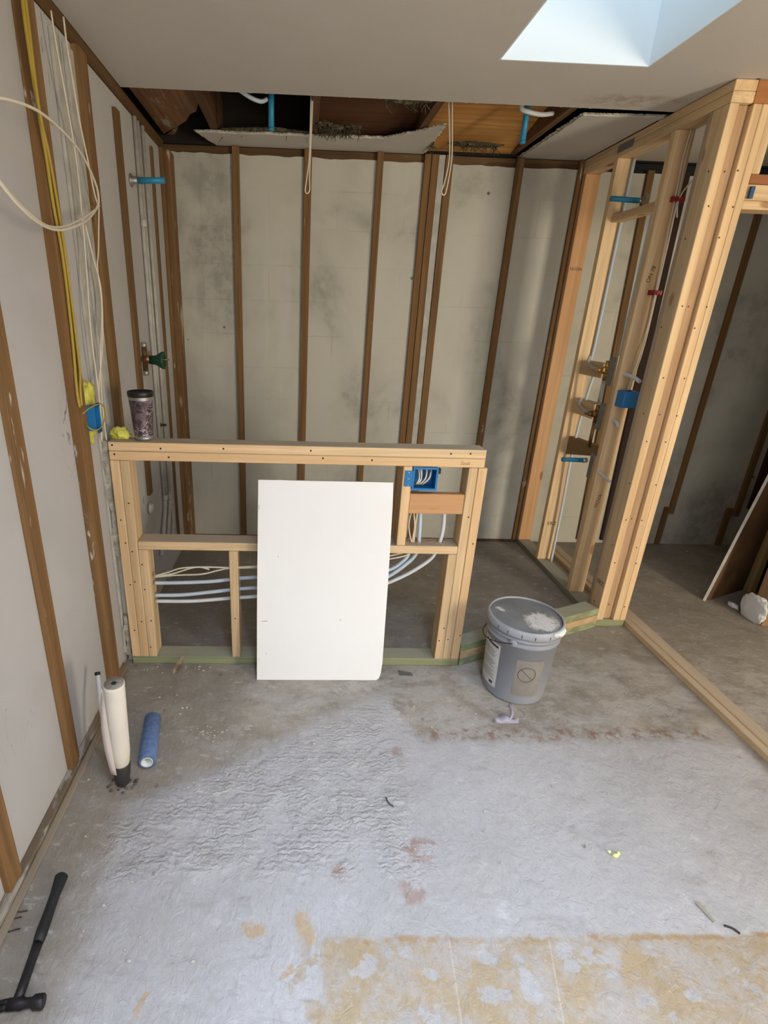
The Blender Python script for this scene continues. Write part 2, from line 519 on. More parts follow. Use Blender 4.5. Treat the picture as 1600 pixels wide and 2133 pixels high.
M_floor = floor_mat()
M_gyp = plain('gypsum_white', (.66, .64, .58), .9, spec=.1, noise_=(25, .85), bump=(60, .2, .002))
M_gyp_edge = plain('gypsum_torn_edge', (.50, .46, .38), .95, spec=.1, noise_=(30, .6), bump=(60, .5, .004))
M_shaft = plain('shaft_plaster', (.80, .84, .86), .85, spec=.1, bump=(14, .25, .004))
M_black = plain('black_plastic', (.012, .012, .013), .4)
M_blue = plain('blue_plastic', (.015, .17, .42), .45)
M_bluedk = plain('dark_blue_plastic', (.01, .075, .17), .5)
M_bluetube = plain('blue_pipe_plastic', (.03, .24, .42), .4)
M_wire = plain('cream_cable', (.66, .60, .48), .5)
M_ywire = plain('yellow_cable', (.38, .265, .035), .5)
M_pexw = plain('white_pex', (.62, .64, .66), .35)
M_pexb = plain('pale_blue_pex', (.50, .58, .66), .3)
M_steel = plain('galvanised_steel', (.42, .42, .40), .42, .75, noise_=(30, .8))
M_steeld = plain('dull_steel_plate', (.26, .255, .24), .5, .6, noise_=(30, .8))
M_brass = plain('brass', (.62, .40, .13), .28, 1.)
M_bronze = plain('aged_copper', (.30, .16, .07), .4, .8, noise_=(40, .6))
M_red = plain('red_plastic', (.28, .012, .015), .5)
M_greenp = plain('dark_green_plastic', (.01, .06, .035), .45)
M_foam = plain('yellow_foam', (.74, .70, .13), .85, noise_=(40, .75), bump=(45, .6, .006))
M_insul = plain('grey_insulation', (.15, .135, .085), 1., spec=0, noise_=(50, .4), bump=(70, 1., .01))
M_paintpipe = plain('painted_pipe', (.50, .48, .42), .6, noise_=(12, .8), bump=(30, .3, .003))
M_plast = plain('fresh_plaster', (.72, .73, .72), .9, spec=.1, bump=(30, .4, .006))
M_ply = wood('roof_plywood', (.44, .20, .065), 1, .6, False, spread=.05)
M_attic = wood('attic_joist', (.17, .085, .04), 1, .6, False, ((.20, .18, .14), (.64, .70)))
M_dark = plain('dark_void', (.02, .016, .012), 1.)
M_nail = plain('nail_head', (.05, .04, .035), .5, .5)
M_ink = plain('stamp_ink', (.07, .045, .03), .8)
M_kraft = plain('brown_kraft_paper', (.17, .095, .045), .9, spec=.1, noise_=(4, .7))

# ------------------------------------------------------------------ room shell
X1, Y0 = 4.0, -1.4
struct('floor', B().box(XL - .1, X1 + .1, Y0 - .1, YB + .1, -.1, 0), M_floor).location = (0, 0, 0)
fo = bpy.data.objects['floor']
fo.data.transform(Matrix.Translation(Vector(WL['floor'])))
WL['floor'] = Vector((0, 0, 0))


def world_origin(o):
    """keep the mesh in world coordinates so its material's marks stay where they are"""
    o.data.transform(Matrix.Translation(WL[o.name])); o.location = (0, 0, 0); WL[o.name] = Vector((0, 0, 0)); return o


pl = [Vector((XL - .1, YB, 0)), Vector((X1 + .1, YB, 0))]
x = X1 + .1
while x > XL - .1:
    pl.append(Vector((x, YB, 2.400 - .008 * (x + .8) / 2.4 * (x < 1.7) - .012 * (x >= 1.7) + random.uniform(-.004, .004)))); x -= random.uniform(.02, .07)
pl.append(Vector((XL - .1, YB, 2.41)))
world_origin(struct('wall_back', B().prism(pl, (0, -.012, 0)), M_back)).location.y = 0
struct('trim_11', B().box(XL - .1, X1 + .1, YB + .0, YB + .1, 0, 2.35), M_dark)
world_origin(struct('wall_left', B().box(XL - .1, XL, Y0 - .1, YB, 0, 2.385), M_left))
struct('wall_middle', B().box(2.682, X1, 2.42, 2.48, 0, ZC - .001), M_left)
world_origin(struct('wall_right', B().box(X1, X1 + .1, Y0 - .1, YB, 0, ZC), M_right))
b = B()
b.box(XL - .1, .1, Y0 - .1, Y0, 0, ZC).box(.1, 1.4, Y0 - .1, Y0, 2.05, ZC).box(1.4, WIN[0], Y0 - .1, Y0, 0, ZC)
b.box(WIN[0], WIN[1], Y0 - .1, Y0, WIN[3], ZC).box(WIN[0], WIN[1], Y0 - .1, Y0, 0, WIN[2]).box(WIN[1], X1 + .1, Y0 - .1, Y0, 0, ZC)
world_origin(struct('wall_front', b, M_left))
# block coring above the plates, closing the attic
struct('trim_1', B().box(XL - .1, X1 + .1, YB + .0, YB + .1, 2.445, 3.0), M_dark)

# ceiling: drywall slab 13 mm with two skylight holes and a cut edge
T = .013
b = B()
zc0, zc1 = ZC, ZC + T
xs = [XL + .006, SKY_UNSEEN[0] - .006, SKY_UNSEEN[1] + .006, SKY1[0] - .006, SKY1[1] + .006, 1.72]
ys = [Y0, SKY_UNSEEN[2] - .006, SKY_UNSEEN[3] + .006, SKY1[2] - .006, SKY1[3] + .006, YC]


TS = .006


def in_hole(x, y):
    return any(h[0] - TS < x < h[1] + TS and h[2] - TS < y < h[3] + TS for h in (SKY1, SKY_UNSEEN))


for i in range(len(xs) - 1):
    for j in range(len(ys) - 1):
        if not in_hole((xs[i] + xs[i + 1]) / 2, (ys[j] + ys[j + 1]) / 2):
            b.box(xs[i], xs[i + 1], ys[j], ys[j + 1], zc0, zc1)
b.box(1.72, X1, Y0, 2.38, zc0, zc1)
b.box(1.735, X1, 2.38, YB - .055, zc0, zc1)
# slightly ragged cut edge
for k in range(34):
    x = XL + .02 + (1.64 - XL) * (k + random.random() * .7) / 34
    b.prism([(x, YC - .002, zc0 + .001), (x + .02 + .03 * random.random(), YC - .002, zc0 + .001), (x + .015, YC + .003 + .006 * random.random(), zc0 + .001)], (0, 0, T - .002))
ceil = world_origin(struct('ceiling', b, M_ceil))

for n, hole in ((1, SKY1), (2, SKY_UNSEEN)):
    x0, x1, y0, y1 = hole
    t = .0055
    b = B()
    b.box(x0 - t, x0, y0 - t, y1 + t, ZC + .0002, ZC + SH).box(x1, x1 + t, y0 - t, y1 + t, ZC + .0002, ZC + SH)
    b.box(x0, x1, y0 - t, y0, ZC + .0002, ZC + SH).box(x0, x1, y1, y1 + t, ZC + .0002, ZC + SH)
    w = struct('window_%d' % n, b, M_shaft)
    fr = B()
    for q in ((x0 - t, x0 + .03, y0 - t, y1 + t), (x1 - .03, x1 + t, y0 - t, y1 + t), (x0 + .03, x1 - .03, y0 - t, y0 + .03), (x0 + .03, x1 - .03, y1 - .03, y1 + t)):
        fr.box(*q, ZC + SH, ZC + SH + .05)
    struct('window_frame', fr, M_shaft, w)
s = N('clear_glass'); s.b.inputs['Transmission Weight'].default_value = 1; s.b.inputs['IOR'].default_value = 1.1
M_glass = s.out((.95, .98, 1.), .0)
for n, (a0, a1, c0, c1) in ((1, (.1, 1.4, 0, 2.05)), (2, WIN)):
    fr = B()
    fr.box(a0, a0 + .06, Y0 - .08, Y0 - .03, c0, c1).box(a1 - .06, a1, Y0 - .08, Y0 - .03, c0, c1)
    fr.box(a0 + .06, a1 - .06, Y0 - .08, Y0 - .03, c1 - .06, c1).box(a0 + .06, a1 - .06, Y0 - .08, Y0 - .03, c0, c0 + .06)
    w = struct('door_%d' % n, fr, M_gyp)
    struct('pane', B().box(a0 + .05, a1 - .05, Y0 - .06, Y0 - .054, c0 + .05, c1 - .05), M_glass, w)

# attic above: roof deck, joists, wall plates
world_origin(struct('trim_2', B().box(XL - .1, 1.72, SKY1[3] + .03, YB, 2.86, 2.88), M_ply))
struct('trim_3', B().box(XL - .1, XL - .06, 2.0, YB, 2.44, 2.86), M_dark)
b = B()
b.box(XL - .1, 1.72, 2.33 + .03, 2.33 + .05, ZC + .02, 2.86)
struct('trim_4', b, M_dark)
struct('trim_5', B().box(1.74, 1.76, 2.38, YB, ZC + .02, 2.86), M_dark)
struct('trim_6', B().box(XL - .06, XL + .004, 2.0 - 3.4, YB - .05, 2.387, ZC - .0005), old_y)     # plate along the left wall
struct('trim_7', B().box(XL - .1, 1.64, YB + .0005, YB + .09, 2.36, ZC - .002), old_x)          # plate along the back wall
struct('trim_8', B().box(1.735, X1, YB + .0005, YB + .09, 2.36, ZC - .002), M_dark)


def joist(x, label, m=M_attic, w=.038, z0=2.455, y0=2.40, z1=2.66):
    o = obj('ceiling_joist', B().box(x, x + w, y0, YB - .004, z0, z1), m, bevel=.002)
    tag(o, label, 'joist', 'joists over the cut ceiling')


JX = [oZ(2.455, 400, 190).x, oZ(2.455, 650, 205).x, oZ(2.455, 905, 218).x, oZ(2.455, 1178, 232).x]
joist(JX[0], 'rough brown roof joist with torn white paper scraps, at left end of the opening')
joist(JX[1], 'brown roof joist hugging the left hanging cable loop')
joist(JX[2], 'brown roof joist beside the right hanging cable, edge of the torn panel', y0=2.5)
joist(JX[3], 'brown roof joist along the torn left edge of the right ceiling piece')
# brown boards between the left wall and the first joist
M_st = wood('stained_board', (.27, .135, .06), 1, .55, False, ((.36, .32, .22), (.57, .66)))
bp = [oZ(2.475, *q) for q in ((262, 176), (404, 184), (413, 215), (409, 232), (396, 238), (388, 252), (372, 262), (366, 280), (352, 297), (335, 304))]
bp[0].x = XL + .01; bp[-1].x = XL + .01; bp[0].y = bp[1].y = 2.40; bp[-1].y = YB - .02; bp[-2].y = YB - .02
o = obj('soffit_board', B().prism(bp, (0, 0, .02)), M_st, bevel=.002)
tag(o, 'stained reddish brown board overhead in the left corner of the opening', 'board')
for (xa_, xb_, zf, zb_, m, lab) in ((JX[2] + .04, JX[3] - .002, 2.66, 2.452, wood('orange_plywood', (.66, .34, .10), 0, .6, False), 'orange brown plywood panel above the right part of the ceiling opening'),
                                (JX[1] + .04, JX[2] - .002, 2.66, 2.465, wood('dark_plywood', (.15, .065, .03), 0, .6, False), 'dark reddish plywood panel between the two hanging cables')):
    o = obj('plywood_panel', B().prism([(xa_, 2.42, zf), (xa_, 3.50, zb_), (xa_, 3.50, zb_ + .012), (xa_, 2.42, zf + .012)], (xb_ - xa_, 0, 0)), m)
    tag(o, lab, 'board')

# ------------------------------------------------------------------ left over ceiling drywall
def ragged(poly, per=.03, amp=.006, which=None):
    out = []
    n = len(poly)
    for i in range(n):
        a = Vector(poly[i]); c = Vector(poly[(i + 1) % n])
        out.append(a)
        if which is None or i in which:
            d = c - a; L = d.length; k = max(2, int(L / per))
            nr = d.cross(Vector((0, 0, 1))).normalized()
            for q in range(1, k):
                out.append(a + d * (q / k) + nr * random.uniform(-amp, amp))
    return out


def ceiling_piece(poly, label, which):
    e = empty('ceiling_drywall_piece', Vector(poly[0]))
    tag(e, label, 'drywall')
    pl = ragged(poly, .03, .005, which)
    obj('board', B().prism(pl, (0, 0, .012)), M_ceil, e)
    c = sum((Vector(p) for p in pl), Vector()) / len(pl)
    # torn gypsum fringe on the cut edges
    fr = B()
    for i in which:
        a = Vector(poly[i]); d = Vector(poly[(i + 1) % len(poly)]) - a
        k = int(d.length / .012)
        for q in range(k):
            p = a + d * ((q + random.random()) / k)
            fr.blob(p + (c - p).normalized() * -.004 + Vector((0, 0, .008)), (.008 + .010 * random.random(), .003 + .004 * random.random(), .0045), .5, 2, 1, seed=q)
    obj('torn_edge', fr, M_gyp_edge, e)


P = lambda px, py: oZ(ZC, px, py)
zz = Vector((0, 0, .0))
yb_ = YB - .004
ceiling_piece([P(408, 275), P(650, 284), P(800, 289), P(860, 278), P(925, 262), Vector((.695, yb_, ZC)), Vector((-.50, yb_, ZC))],
              'strip of ceiling drywall left hanging above the middle of the back wall', (0, 1, 2, 3, 4, 6))
ceiling_piece([P(1215, 241), P(1418, 246), Vector((1.64, 2.85, ZC)), Vector((1.64, yb_, ZC)), Vector((1.26, yb_, ZC))],
              'piece of white ceiling drywall left next to the new stud wall top plate', (0, 4))
# loose wedge at the corner end of the first strip
o = obj('drywall_scrap', B().prism([P(405, 318), P(432, 313), P(445, 316), P(405, 322)], (0, 0, .01)), M_gyp)
tag(o, 'small pale torn paper sliver sticking out at the upper left of the back wall', 'scrap')

# insulation
def fluff(name, cs, label):
    b = B()
    rnd = random.Random(3)
    for (c, r, n) in cs:
        b.blob(c, r, .5, 2.5, 3, seed=n)
        for k in range(n):
            a = Vector(c) + Vector((rnd.uniform(-1, 1) * r[0], rnd.uniform(-1, 1) * r[1], -r[2] * .5))
            p = [a, a + Vector((rnd.uniform(-.015, .015), rnd.uniform(-.01, .01), -.012)), a + Vector((rnd.uniform(-.03, .03), rnd.uniform(-.02, .02), -.02 - .03 * rnd.random()))]
            b.tube(p, .0035, 5, False, .0008)
    o = obj(name, b, M_insul)
    return tag(o, label, 'insulation')


fluff('insulation_tuft', [(P(700, 270) + Vector((0, 0, .008)), (.075, .02, .012), 60), (P(676, 264) + Vector((0, .01, .012)), (.04, .03, .014), 30), (P(735, 268) + Vector((0, .01, .01)), (.045, .02, .010), 22)],
      'grey green insulation tuft hanging over the front edge of the ceiling strip')
fluff('insulation_tuft', [(P(850, 216) + Vector((0, .01, .02)), (.10, .02, .018), 12)], 'thin insulation wisps under the ceiling cut line right of the middle')
fluff('insulation_tuft', [(Vector((.95, 3.36, 2.452)), (.14, .03, .010), 30)], 'dusty dark insulation lying on the wall plate behind the right hanging cable')
fluff('insulation_tuft', [(P(560, 266) + Vector((0, .16, .022)), (.30, .06, .016), 4)], 'dark insulation heaped on the ceiling strip behind the left blue pipe')
fluff('insulation_tuft', [(Vector((.700, 3.36, 2.458)), (.014, .05, .012), 12)], 'insulation clump between the wall plate and the torn strip end')

# blue capped pipes hanging from the attic
def drop_pipe(px, py0, py1, y, label):
    t = oY(y, px, py1); z0 = t.z
    e = empty('capped_pipe', (t.x, y, z0))
    tag(e, label, 'pipe', 'blue pipe sleeves hanging in the cut ceiling')
    obj('sleeve', B().tube([(t.x, y, z0 + .004), (t.x, y, 2.54)], .0135, 16, False), M_bluetube, e)
    obj('cap', B().lathe([(.0001, 0), (.0125, .001), (.0145, .006), (.0145, .012)], (t.x, y, z0 - .002), 16), M_bluetube, e)
    return e, t


e1, t1 = drop_pipe(565, 205, 272, 2.90, 'blue pipe stub pointing down in the opening, left of the hanging cables')
e2, t2 = drop_pipe(1088, 232, 299, 2.92, 'blue pipe stub pointing down by the torn edge on the right')
obj('supply_tube', B().tube([(t1.x - .02, 2.9, 2.47), (t1.x - .05, 2.88, 2.455), (t1.x - .11, 2.86, 2.47), (t1.x - .2, 2.84, 2.52), (t1.x - .28, 2.82, 2.58)], .009, 10), M_pexb, e1)
obj('supply_tube', B().tube([(t2.x + .13, 2.93, 2.475), (t2.x + .07, 2.91, 2.462), (t2.x + .0, 2.89, 2.463), (t2.x - .035, 2.90, 2.48), (t2.x - .03, 2.92, 2.53)], .010, 10), M_pexw, e2)

# hanging cable loops
def cable_loop(pts_px, y, label, r=.0032):
    ps = [oY(y, *q) for q in pts_px]
    ps[0].z = 2.50; ps[-1].z = 2.50
    o = obj('hanging_cable', B().tube(ps, r, 8), M_wire)
    tag(o, label, 'cable', 'cable loops hanging from the ceiling opening')


cable_loop([(648, 196), (647, 240), (644, 330), (637, 385), (636, 398), (640, 403), (645, 394), (645, 360), (650, 240), (652, 196)], 2.85,
           'left of two thin white cable loops hanging before the back wall')
cable_loop([(933, 210), (936, 260), (936, 330), (926, 380), (920, 398), (923, 406), (930, 396), (941, 330), (942, 260), (941, 210)], 2.85,
           'right of two thin white cable loops hanging before the back wall')

# ------------------------------------------------------------------ back wall furring strips
def strip_b(x0, x1, label, z0=.02, z1=2.436, m=None, d=.02, g='furring strips on the back wall', name='furring_strip'):
    o = obj(name, B().box(x0, x1, YB - .012 - d, YB - .0125, z0, z1), m or old_z, bevel=.0015)
    return tag(o, label, 'furring strip', g)


strip_b(-.411, -.370, 'brown furring strip, first from the left on the back wall beyond the corner post')
strip_b(.003, .048, 'brown furring strip behind the left hanging cable loop')
strip_b(.424, .462, 'brown furring strip nearest right of the back wall middle, behind the leaning panel')
strip_b(.700, .738, 'left strip of the close pair on the back wall')
strip_b(.742, .781, 'right strip of the close pair on the back wall')
o = strip_b(.784, .822, 'pale painted board squeezed between two dark strips on the back wall', m=M_paintpipe, d=.012, name='filler_board')
strip_b(.824, .868, 'brown furring strip behind the right hanging cable loop')
strip_b(1.240, 1.284, 'brown furring strip alone between the right cable and the new studs')
strip_b(1.612, 1.640, 'thin dark furring strip tight beside the orange stud')
# right room strips
strip_b(2.748, 2.786, 'dark furring strip seen through the doorway, left one', .25, 2.36, g='furring strips in the room beyond the doorway')
strip_b(2.712, 2.748, 'short dark strip end offset below the left doorway strip', .0, .30, g='furring strips in the room beyond the doorway')
strip_b(3.245, 3.285, 'dark furring strip seen through the doorway, right one', .24, 2.36, g='furring strips in the room beyond the doorway')
strip_b(3.185, 3.225, 'short dark strip end offset below the right doorway strip', .0, .30, g='furring strips in the room beyond the doorway')
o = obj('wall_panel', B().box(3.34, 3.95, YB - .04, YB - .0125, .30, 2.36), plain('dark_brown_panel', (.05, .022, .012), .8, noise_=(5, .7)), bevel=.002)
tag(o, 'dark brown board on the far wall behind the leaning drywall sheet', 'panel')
# furring seen between the partition studs; the black strip paints a shaded gap
for (xt, xb, w_, m, lab) in ((2.025, 2.105, .040, old_z, 'old strip on the back wall seen between the valves and the third new stud'),
                         (2.225, 2.285, .055, plain('gap_shade_black', (.03, .016, .010), .9), 'black strip standing for the dark gap just left of the corner post cluster')):
    o = obj('furring_strip', B().prism([(xb, YB - .0125, .03), (xb + w_, YB - .0125, .03), (xt + w_, YB - .0125, 2.40), (xt, YB - .0125, 2.40)], (0, -.02, 0)), m)
    tag(o, lab, 'furring strip', 'furring strips in the room beyond the doorway')

# corner post
e = empty('corner_post', (XL + .035, 3.45, 0))
tag(e, 'rough old brown corner post where the left and back walls meet', 'post')
obj('post', B().box(XL + .001, XL + .052, 3.41, YB - .0125, .02, 2.385), wood('old_post', (.26, .15, .07), 2, .5, False, ((.50, .42, .28), (.60, .70))), e, bevel=.006)
obj('backing_strip', B().box(XL + .001, XL + .022, 3.372, 3.409, .05, 2.385), old_z, e, bevel=.003)

# ------------------------------------------------------------------ left wall strips
def vy(px, py, x=XL): return oX(x, px, py).y


def strip_l(y0, y1, z0, z1, label, d=.02, m=None):
    o = obj('furring_strip', B().box(XL + .0005, XL + d, y0, y1, z0, z1), m or old_z, bevel=.0015)
    return tag(o, label, 'furring strip', 'furring strips on the left wall')


strip_l(.985, 1.045, 0.021, 1.3, 'brown furring strip foot at the left picture edge above the hammer')
strip_l(1.402, 1.462, .022, 2.385, 'brown furring strip, the wide one whose foot stands left of the white tube')
strip_l(1.812, 1.882, .03, 2.385, 'thick brown furring strip carrying the blue outlet box', .034)
strip_l(2.215, 2.30, .06, 2.385, 'brown furring strip ending beside the yellow foam lump on the half wall', .024)
strip_l(2.607, 2.665, .63, 2.33, 'short brown furring strip that stops above the half wall rail, behind the tumbler', .016)
y5 = vy(336, 656)
strip_l(y5, y5 + .03, .1, 2.34, 'thin reddish furring strip right of the painted pipes', .012)
# grey board lining patches between strips
for y0, y1, lab in ((2.14, 2.21, 'narrow grey painted board left of the cable strip'), (2.04, 2.10, 'narrow grey painted batten behind the white cables')):
    o = obj('painted_batten', B().box(XL + .0005, XL + .011, y0, y1, .05, 2.36), M_paintpipe, bevel=.002)
    tag(o, lab, 'batten')

# ledge along the left wall foot
b = B()
b.box(XL + .0005, XL + .028, Y0, YH - .02, 0.0, .02)
o = struct('baseboard_left', b, wood('ledge_wood', (.27, .20, .13), 1, .6, False, ((.36, .33, .28), (.5, .6))), bevel=.003)
o = struct('trim_9', B().box(XL + .029, XL + .052, Y0, YH - .1, 0, .008), wood('ledge_wood_low', (.34, .29, .22), 1, .7, False), bevel=.002)
struct('trim_10', B().box(XL + .03, 1.64, YB - .024, YB - .0125, 0, .018), plain('slab_joint_filler', (.13, .07, .045), .95, noise_=(20, .6)))

# painted vertical pipes on the left wall
def pipe_l(pts, r, m, label, name='painted_pipe', cat='pipe', g=None, parts=()):
    o = obj(name, B().tube(pts, r, 10, len(pts) > 3), m)
    return tag(o, label, cat, g)


yp = vy(297, 460, XL + .012); yq = vy(322, 600, XL + .012)
xw = XL + .0115
e = empty('painted_pipe', (xw, yp, .45))
tag(e, 'white painted pipe running down the left wall past the blue shower stub', 'pipe', 'painted pipes on the left wall')
obj('riser', B().tube([(xw, yp, 2.383), (xw, yp, .52)], .010, 12, False), M_paintpipe, e)
obj('coupling', B().lathe([(.013, 0), (.016, .004), (.016, .03), (.013, .034)], (xw + .005, yp, 1.93), 12), M_paintpipe, e)
obj('coupling', B().lathe([(.013, 0), (.016, .004), (.016, .03), (.013, .034)], (xw + .005, yp, .50), 12), M_paintpipe, e)
obj('branch', B().tube([(xw, yp, .51), (xw + .002, yp - .01, .46), (xw + .004, yp - .10, .33), (xw + .004, yp - .17, .22)], .012, 10), M_paintpipe, e)
e = empty('painted_pipe', (xw, yq, .45))
tag(e, 'white painted pipe nearest the corner post on the left wall', 'pipe', 'painted pipes on the left wall')
obj('riser', B().tube([(xw, yq, 2.383), (xw, yq, .50)], .009, 12, False), M_paintpipe, e)
obj('branch', B().tube([(xw, yq, .51), (xw + .002, yq - .02, .45), (xw + .006, yq - .12, .30), (xw + .006, yq - .17, .20)], .011, 10), M_paintpipe, e)
obj('branch', B().tube([(xw + .004, yq - .01, .44), (xw + .02, yq - .04, .37), (xw + .02, yq - .11, .22)], .011, 10), M_paintpipe, e)
obj('coupling', B().lathe([(.012, 0), (.015, .003), (.015, .025), (.012, .03)], (xw + .004, yq - .02, .435), 12), M_paintpipe, e)
obj('coupling', B().lathe([(.012, 0), (.015, .003), (.015, .025), (.012, .03)], (xw + .006, yq - .02, .475), 12), M_paintpipe, e)
yr = (yp + yq) / 2
o = obj('painted_pipe', B().tube([(XL + .008, yr, 2.383), (XL + .008, yr, .5)], .007, 10, False), M_paintpipe)
tag(o, 'thinnest white painted pipe, in the middle of the left wall pipes', 'pipe', 'painted pipes on the left wall')
o = obj('foam_blob', B().blob((XL + .012, oX(XL, 310, 1058).y, oX(XL, 310, 1058).z), (.012, .03, .028), .4), M_gyp)
tag(o, 'small cream plug of filler in a hole below the short brown strip', 'plug')
o = obj('pipe_fitting', B().lathe([(.012, 0), (.012, .02), (.007, .022), (.007, .05)], (XL + .002, vy(327, 885), oX(XL, 327, 885).z), 12, axis=(1, 0, 0)), M_nail)
tag(o, 'small dark outlet fitting beside the tumbler on the left wall', 'fitting')

# shower arm stub in the left wall: steel flange and blue sleeve pointing into the room
pa = oX(XL + .02, 281, 376)
e = empty('shower_stub', pa)
tag(e, 'blue capped pipe stub sticking out of the left wall high by the corner', 'pipe')
pe_ = oY(pa.y, 343, 376)
obj('flange', B().lathe([(.012, 0), (.028, .001), (.028, .004), (.016, .006), (.016, .03), (.011, .032)], (XL + .002, pa.y, pa.z), 18, axis=(1, 0, 0)), M_steel, e)
obj('sleeve', B().tube([(XL + .03, pa.y, pa.z), (pe_.x, pa.y, pe_.z)], .0135, 16, False), M_bluetube, e)

# old valve
pv = oX(XL + .02, 305, 748)
e = empty('shower_valve', pv)
tag(e, 'old shower valve with dark green guard on the left wall', 'valve')
obj('body', B().tube([(XL + .012, pv.y, pv.z - .055), (XL + .012, pv.y, pv.z + .055)], .014, 12, False).tube([(XL + .012, pv.y - .05, pv.z), (XL + .012, pv.y + .05, pv.z)], .012, 12, False)
    .lathe([(.022, 0), (.022, .035)], (XL + .004, pv.y, pv.z), 14, axis=(1, 0, 0)), M_bronze, e)
obj('guard', B().lathe([(.020, 0), (.024, .03), (.043, .062), (.043, .072), (.036, .072), (.02, .04)], (XL + .038, pv.y, pv.z - .004), 20, axis=(1, 0, 0)), M_greenp, e)
obj('stem', B().tube([(XL + .06, pv.y, pv.z), (XL + .135, pv.y, pv.z)], .004, 8, False), M_bronze, e)
for dz in (-.068, .068):
    obj('coupling', B().lathe([(.012, -.012), (.017, -.010), (.017, .010), (.012, .012)], (XL + .012, pv.y, pv.z + dz), 12), M_steel, e)

# electrical box on the left wall strip
py_ = oX(XL + .02, 176, 875)
by0, bz0, bz1 = vy(163, 905, XL + .03) + .02, oX(XL + .03, 180, 900).z, oX(XL + .03, 172, 850).z
e = empty('outlet_box', (XL + .04, by0 + .04, bz0))
tag(e, 'blue plastic outlet box nailed beside the thick strip on the left wall', 'electrical box')
bb = B()
x0, x1_, ya, yb2 = XL + .004, XL + .060, 1.885, 1.94
t = .003
bb.box(x0, x1_, ya, ya + t, bz0, bz1).box(x0, x1_, yb2 - t, yb2, bz0, bz1).box(x0, x1_, ya + t, yb2 - t, bz0, bz0 + t).box(x0, x1_, ya + t, yb2 - t, bz1 - t, bz1).box(x0, x0 + t, ya + t, yb2 - t, bz0 + t, bz1 - t)
obj('box', bb, M_blue, e, bevel=.001)
obj('screw_tab', B().box(x1_, x1_ + .004, ya + .01, yb2 - .01, bz1 - .004, bz1 + .010), M_bluedk, e)
obj('screw_tab', B().box(x1_, x1_ + .004, ya + .01, yb2 - .01, bz0 - .010, bz0 + .004), M_bluedk, e)
fb = B()
fb.blob((XL + .018, 1.955, bz1 + .03), (.016, .045, .05), .35, 2, 3, seed=2).blob((XL + .018, 1.972, (bz0 + bz1) / 2 - .01), (.018, .028, .065), .35, 2, 3, seed=5).blob((XL + .012, 1.95, bz0 - .035), (.01, .015, .03), .35, 2, 2, seed=6)
o = obj('spray_foam', fb, M_foam)
tag(o, 'yellow spray foam oozing around the left wall outlet box', 'foam')
o = obj('yellow_cable', B().tube([oX(XL + .05, 172, 862), oX(XL + .07, 190, 848), oX(XL + .08, 212, 842), oX(XL + .08, 219, 862), oX(XL + .08, 214, 885), oX(XL + .07, 200, 896), oX(XL + .05, 184, 890), oX(XL + .03, 177, 878)], .0022, 8), M_ywire)
tag(o, 'thin yellow cable loop springing out of the left wall outlet box', 'cable')

# yellow cables along the thick strip
for k, (pts, lab) in enumerate((
        ([(46, -6), (54, 60), (75, 200), (95, 320), (110, 420), (131, 540), (150, 700), (160, 812), (166, 848)], 'yellow cable running down the thick strip, the left one of two'),
        ([(52, -6), (60, 60), (80, 220), (101, 320), (122, 440), (140, 560), (158, 700), (166, 770), (167, 812), (170, 845)], 'yellow cable running down the thick strip, the right bulging one'))):
    o = obj('yellow_cable', B().tube([oX(XL + .040 + .004 * k, *p) for p in pts], .0052, 8), M_ywire)
    tag(o, lab, 'cable', 'yellow cables on the left wall')

# white cables on the left wall
for k, (pts, lab, r) in enumerate((
        ([(106, 22), (118, 100), (140, 220), (158, 330), (171, 450), (180, 560), (190, 700), (207, 830), (212, 915)], 'white cable down the left wall, the leftmost of the thin three', .0028),
        ([(132, 35), (140, 100), (150, 160), (165, 250), (182, 330), (196, 400), (205, 430)], 'white cable that ends at the big coil knot', .0030),
        ([(178, 470), (195, 540), (210, 600), (214, 680), (212, 740), (206, 800), (208, 860), (212, 920)], 'white cable dropping from the coil to the half wall, bowed to the right', .0028),
        ([(206, 430), (205, 520), (203, 560), (212, 640), (209, 760), (214, 850), (222, 916)], 'white cable hanging straight from the coil knot down to the half wall', .0028))):
    o = obj('white_cable', B().tube([oX(XL + .045, *p) for p in pts], r, 8), M_wire)
    tag(o, lab, 'cable', 'white cables on the left wall')
# big loose coil reaching into the room
e = empty('cable_coil', oX(XL + .09, 205, 430))
tag(e, 'big loose loop of white cable leaning out of the left picture edge', 'cable')
obj('cable', B().tube([oX(XL + .07, -60, 240), oX(XL + .09, -20, 206), oX(XL + .11, 30, 211), oX(XL + .12, 85, 235), oX(XL + .12, 140, 283), oX(XL + .11, 175, 330), oX(XL + .1, 198, 380), oX(XL + .09, 205, 410), oX(XL + .08, 203, 430), oX(XL + .09, 185, 455), oX(XL + .1, 160, 470), oX(XL + .1, 125, 479), oX(XL + .1, 90, 470), oX(XL + .1, 50, 440), oX(XL + .09, 10, 395), oX(XL + .08, -30, 340)], .0038, 8), M_wire, e)
obj('cable_tail', B().tube([oX(XL + .075, 208, 428), oX(XL + .085, 190, 443), oX(XL + .09, 160, 461), oX(XL + .09, 125, 473), oX(XL + .09, 90, 466), oX(XL + .085, 40, 425), oX(XL + .08, -10, 365)], .0032, 8), M_wire, e)

# ------------------------------------------------------------------ half wall
D = .089
hw = empty('half_wall_frame', (0, YH + .045, 0))
tag(hw, 'low half wall framed from new pale two-by-fours with doubled top plate', 'half wall')


def stud(par, x0, x1, y0, y1, z0, z1, m, name='stud', bevel=.0038):
    return obj(name, B().box(x0, x1, y0, y1, z0, z1), m, par, bevel=bevel)


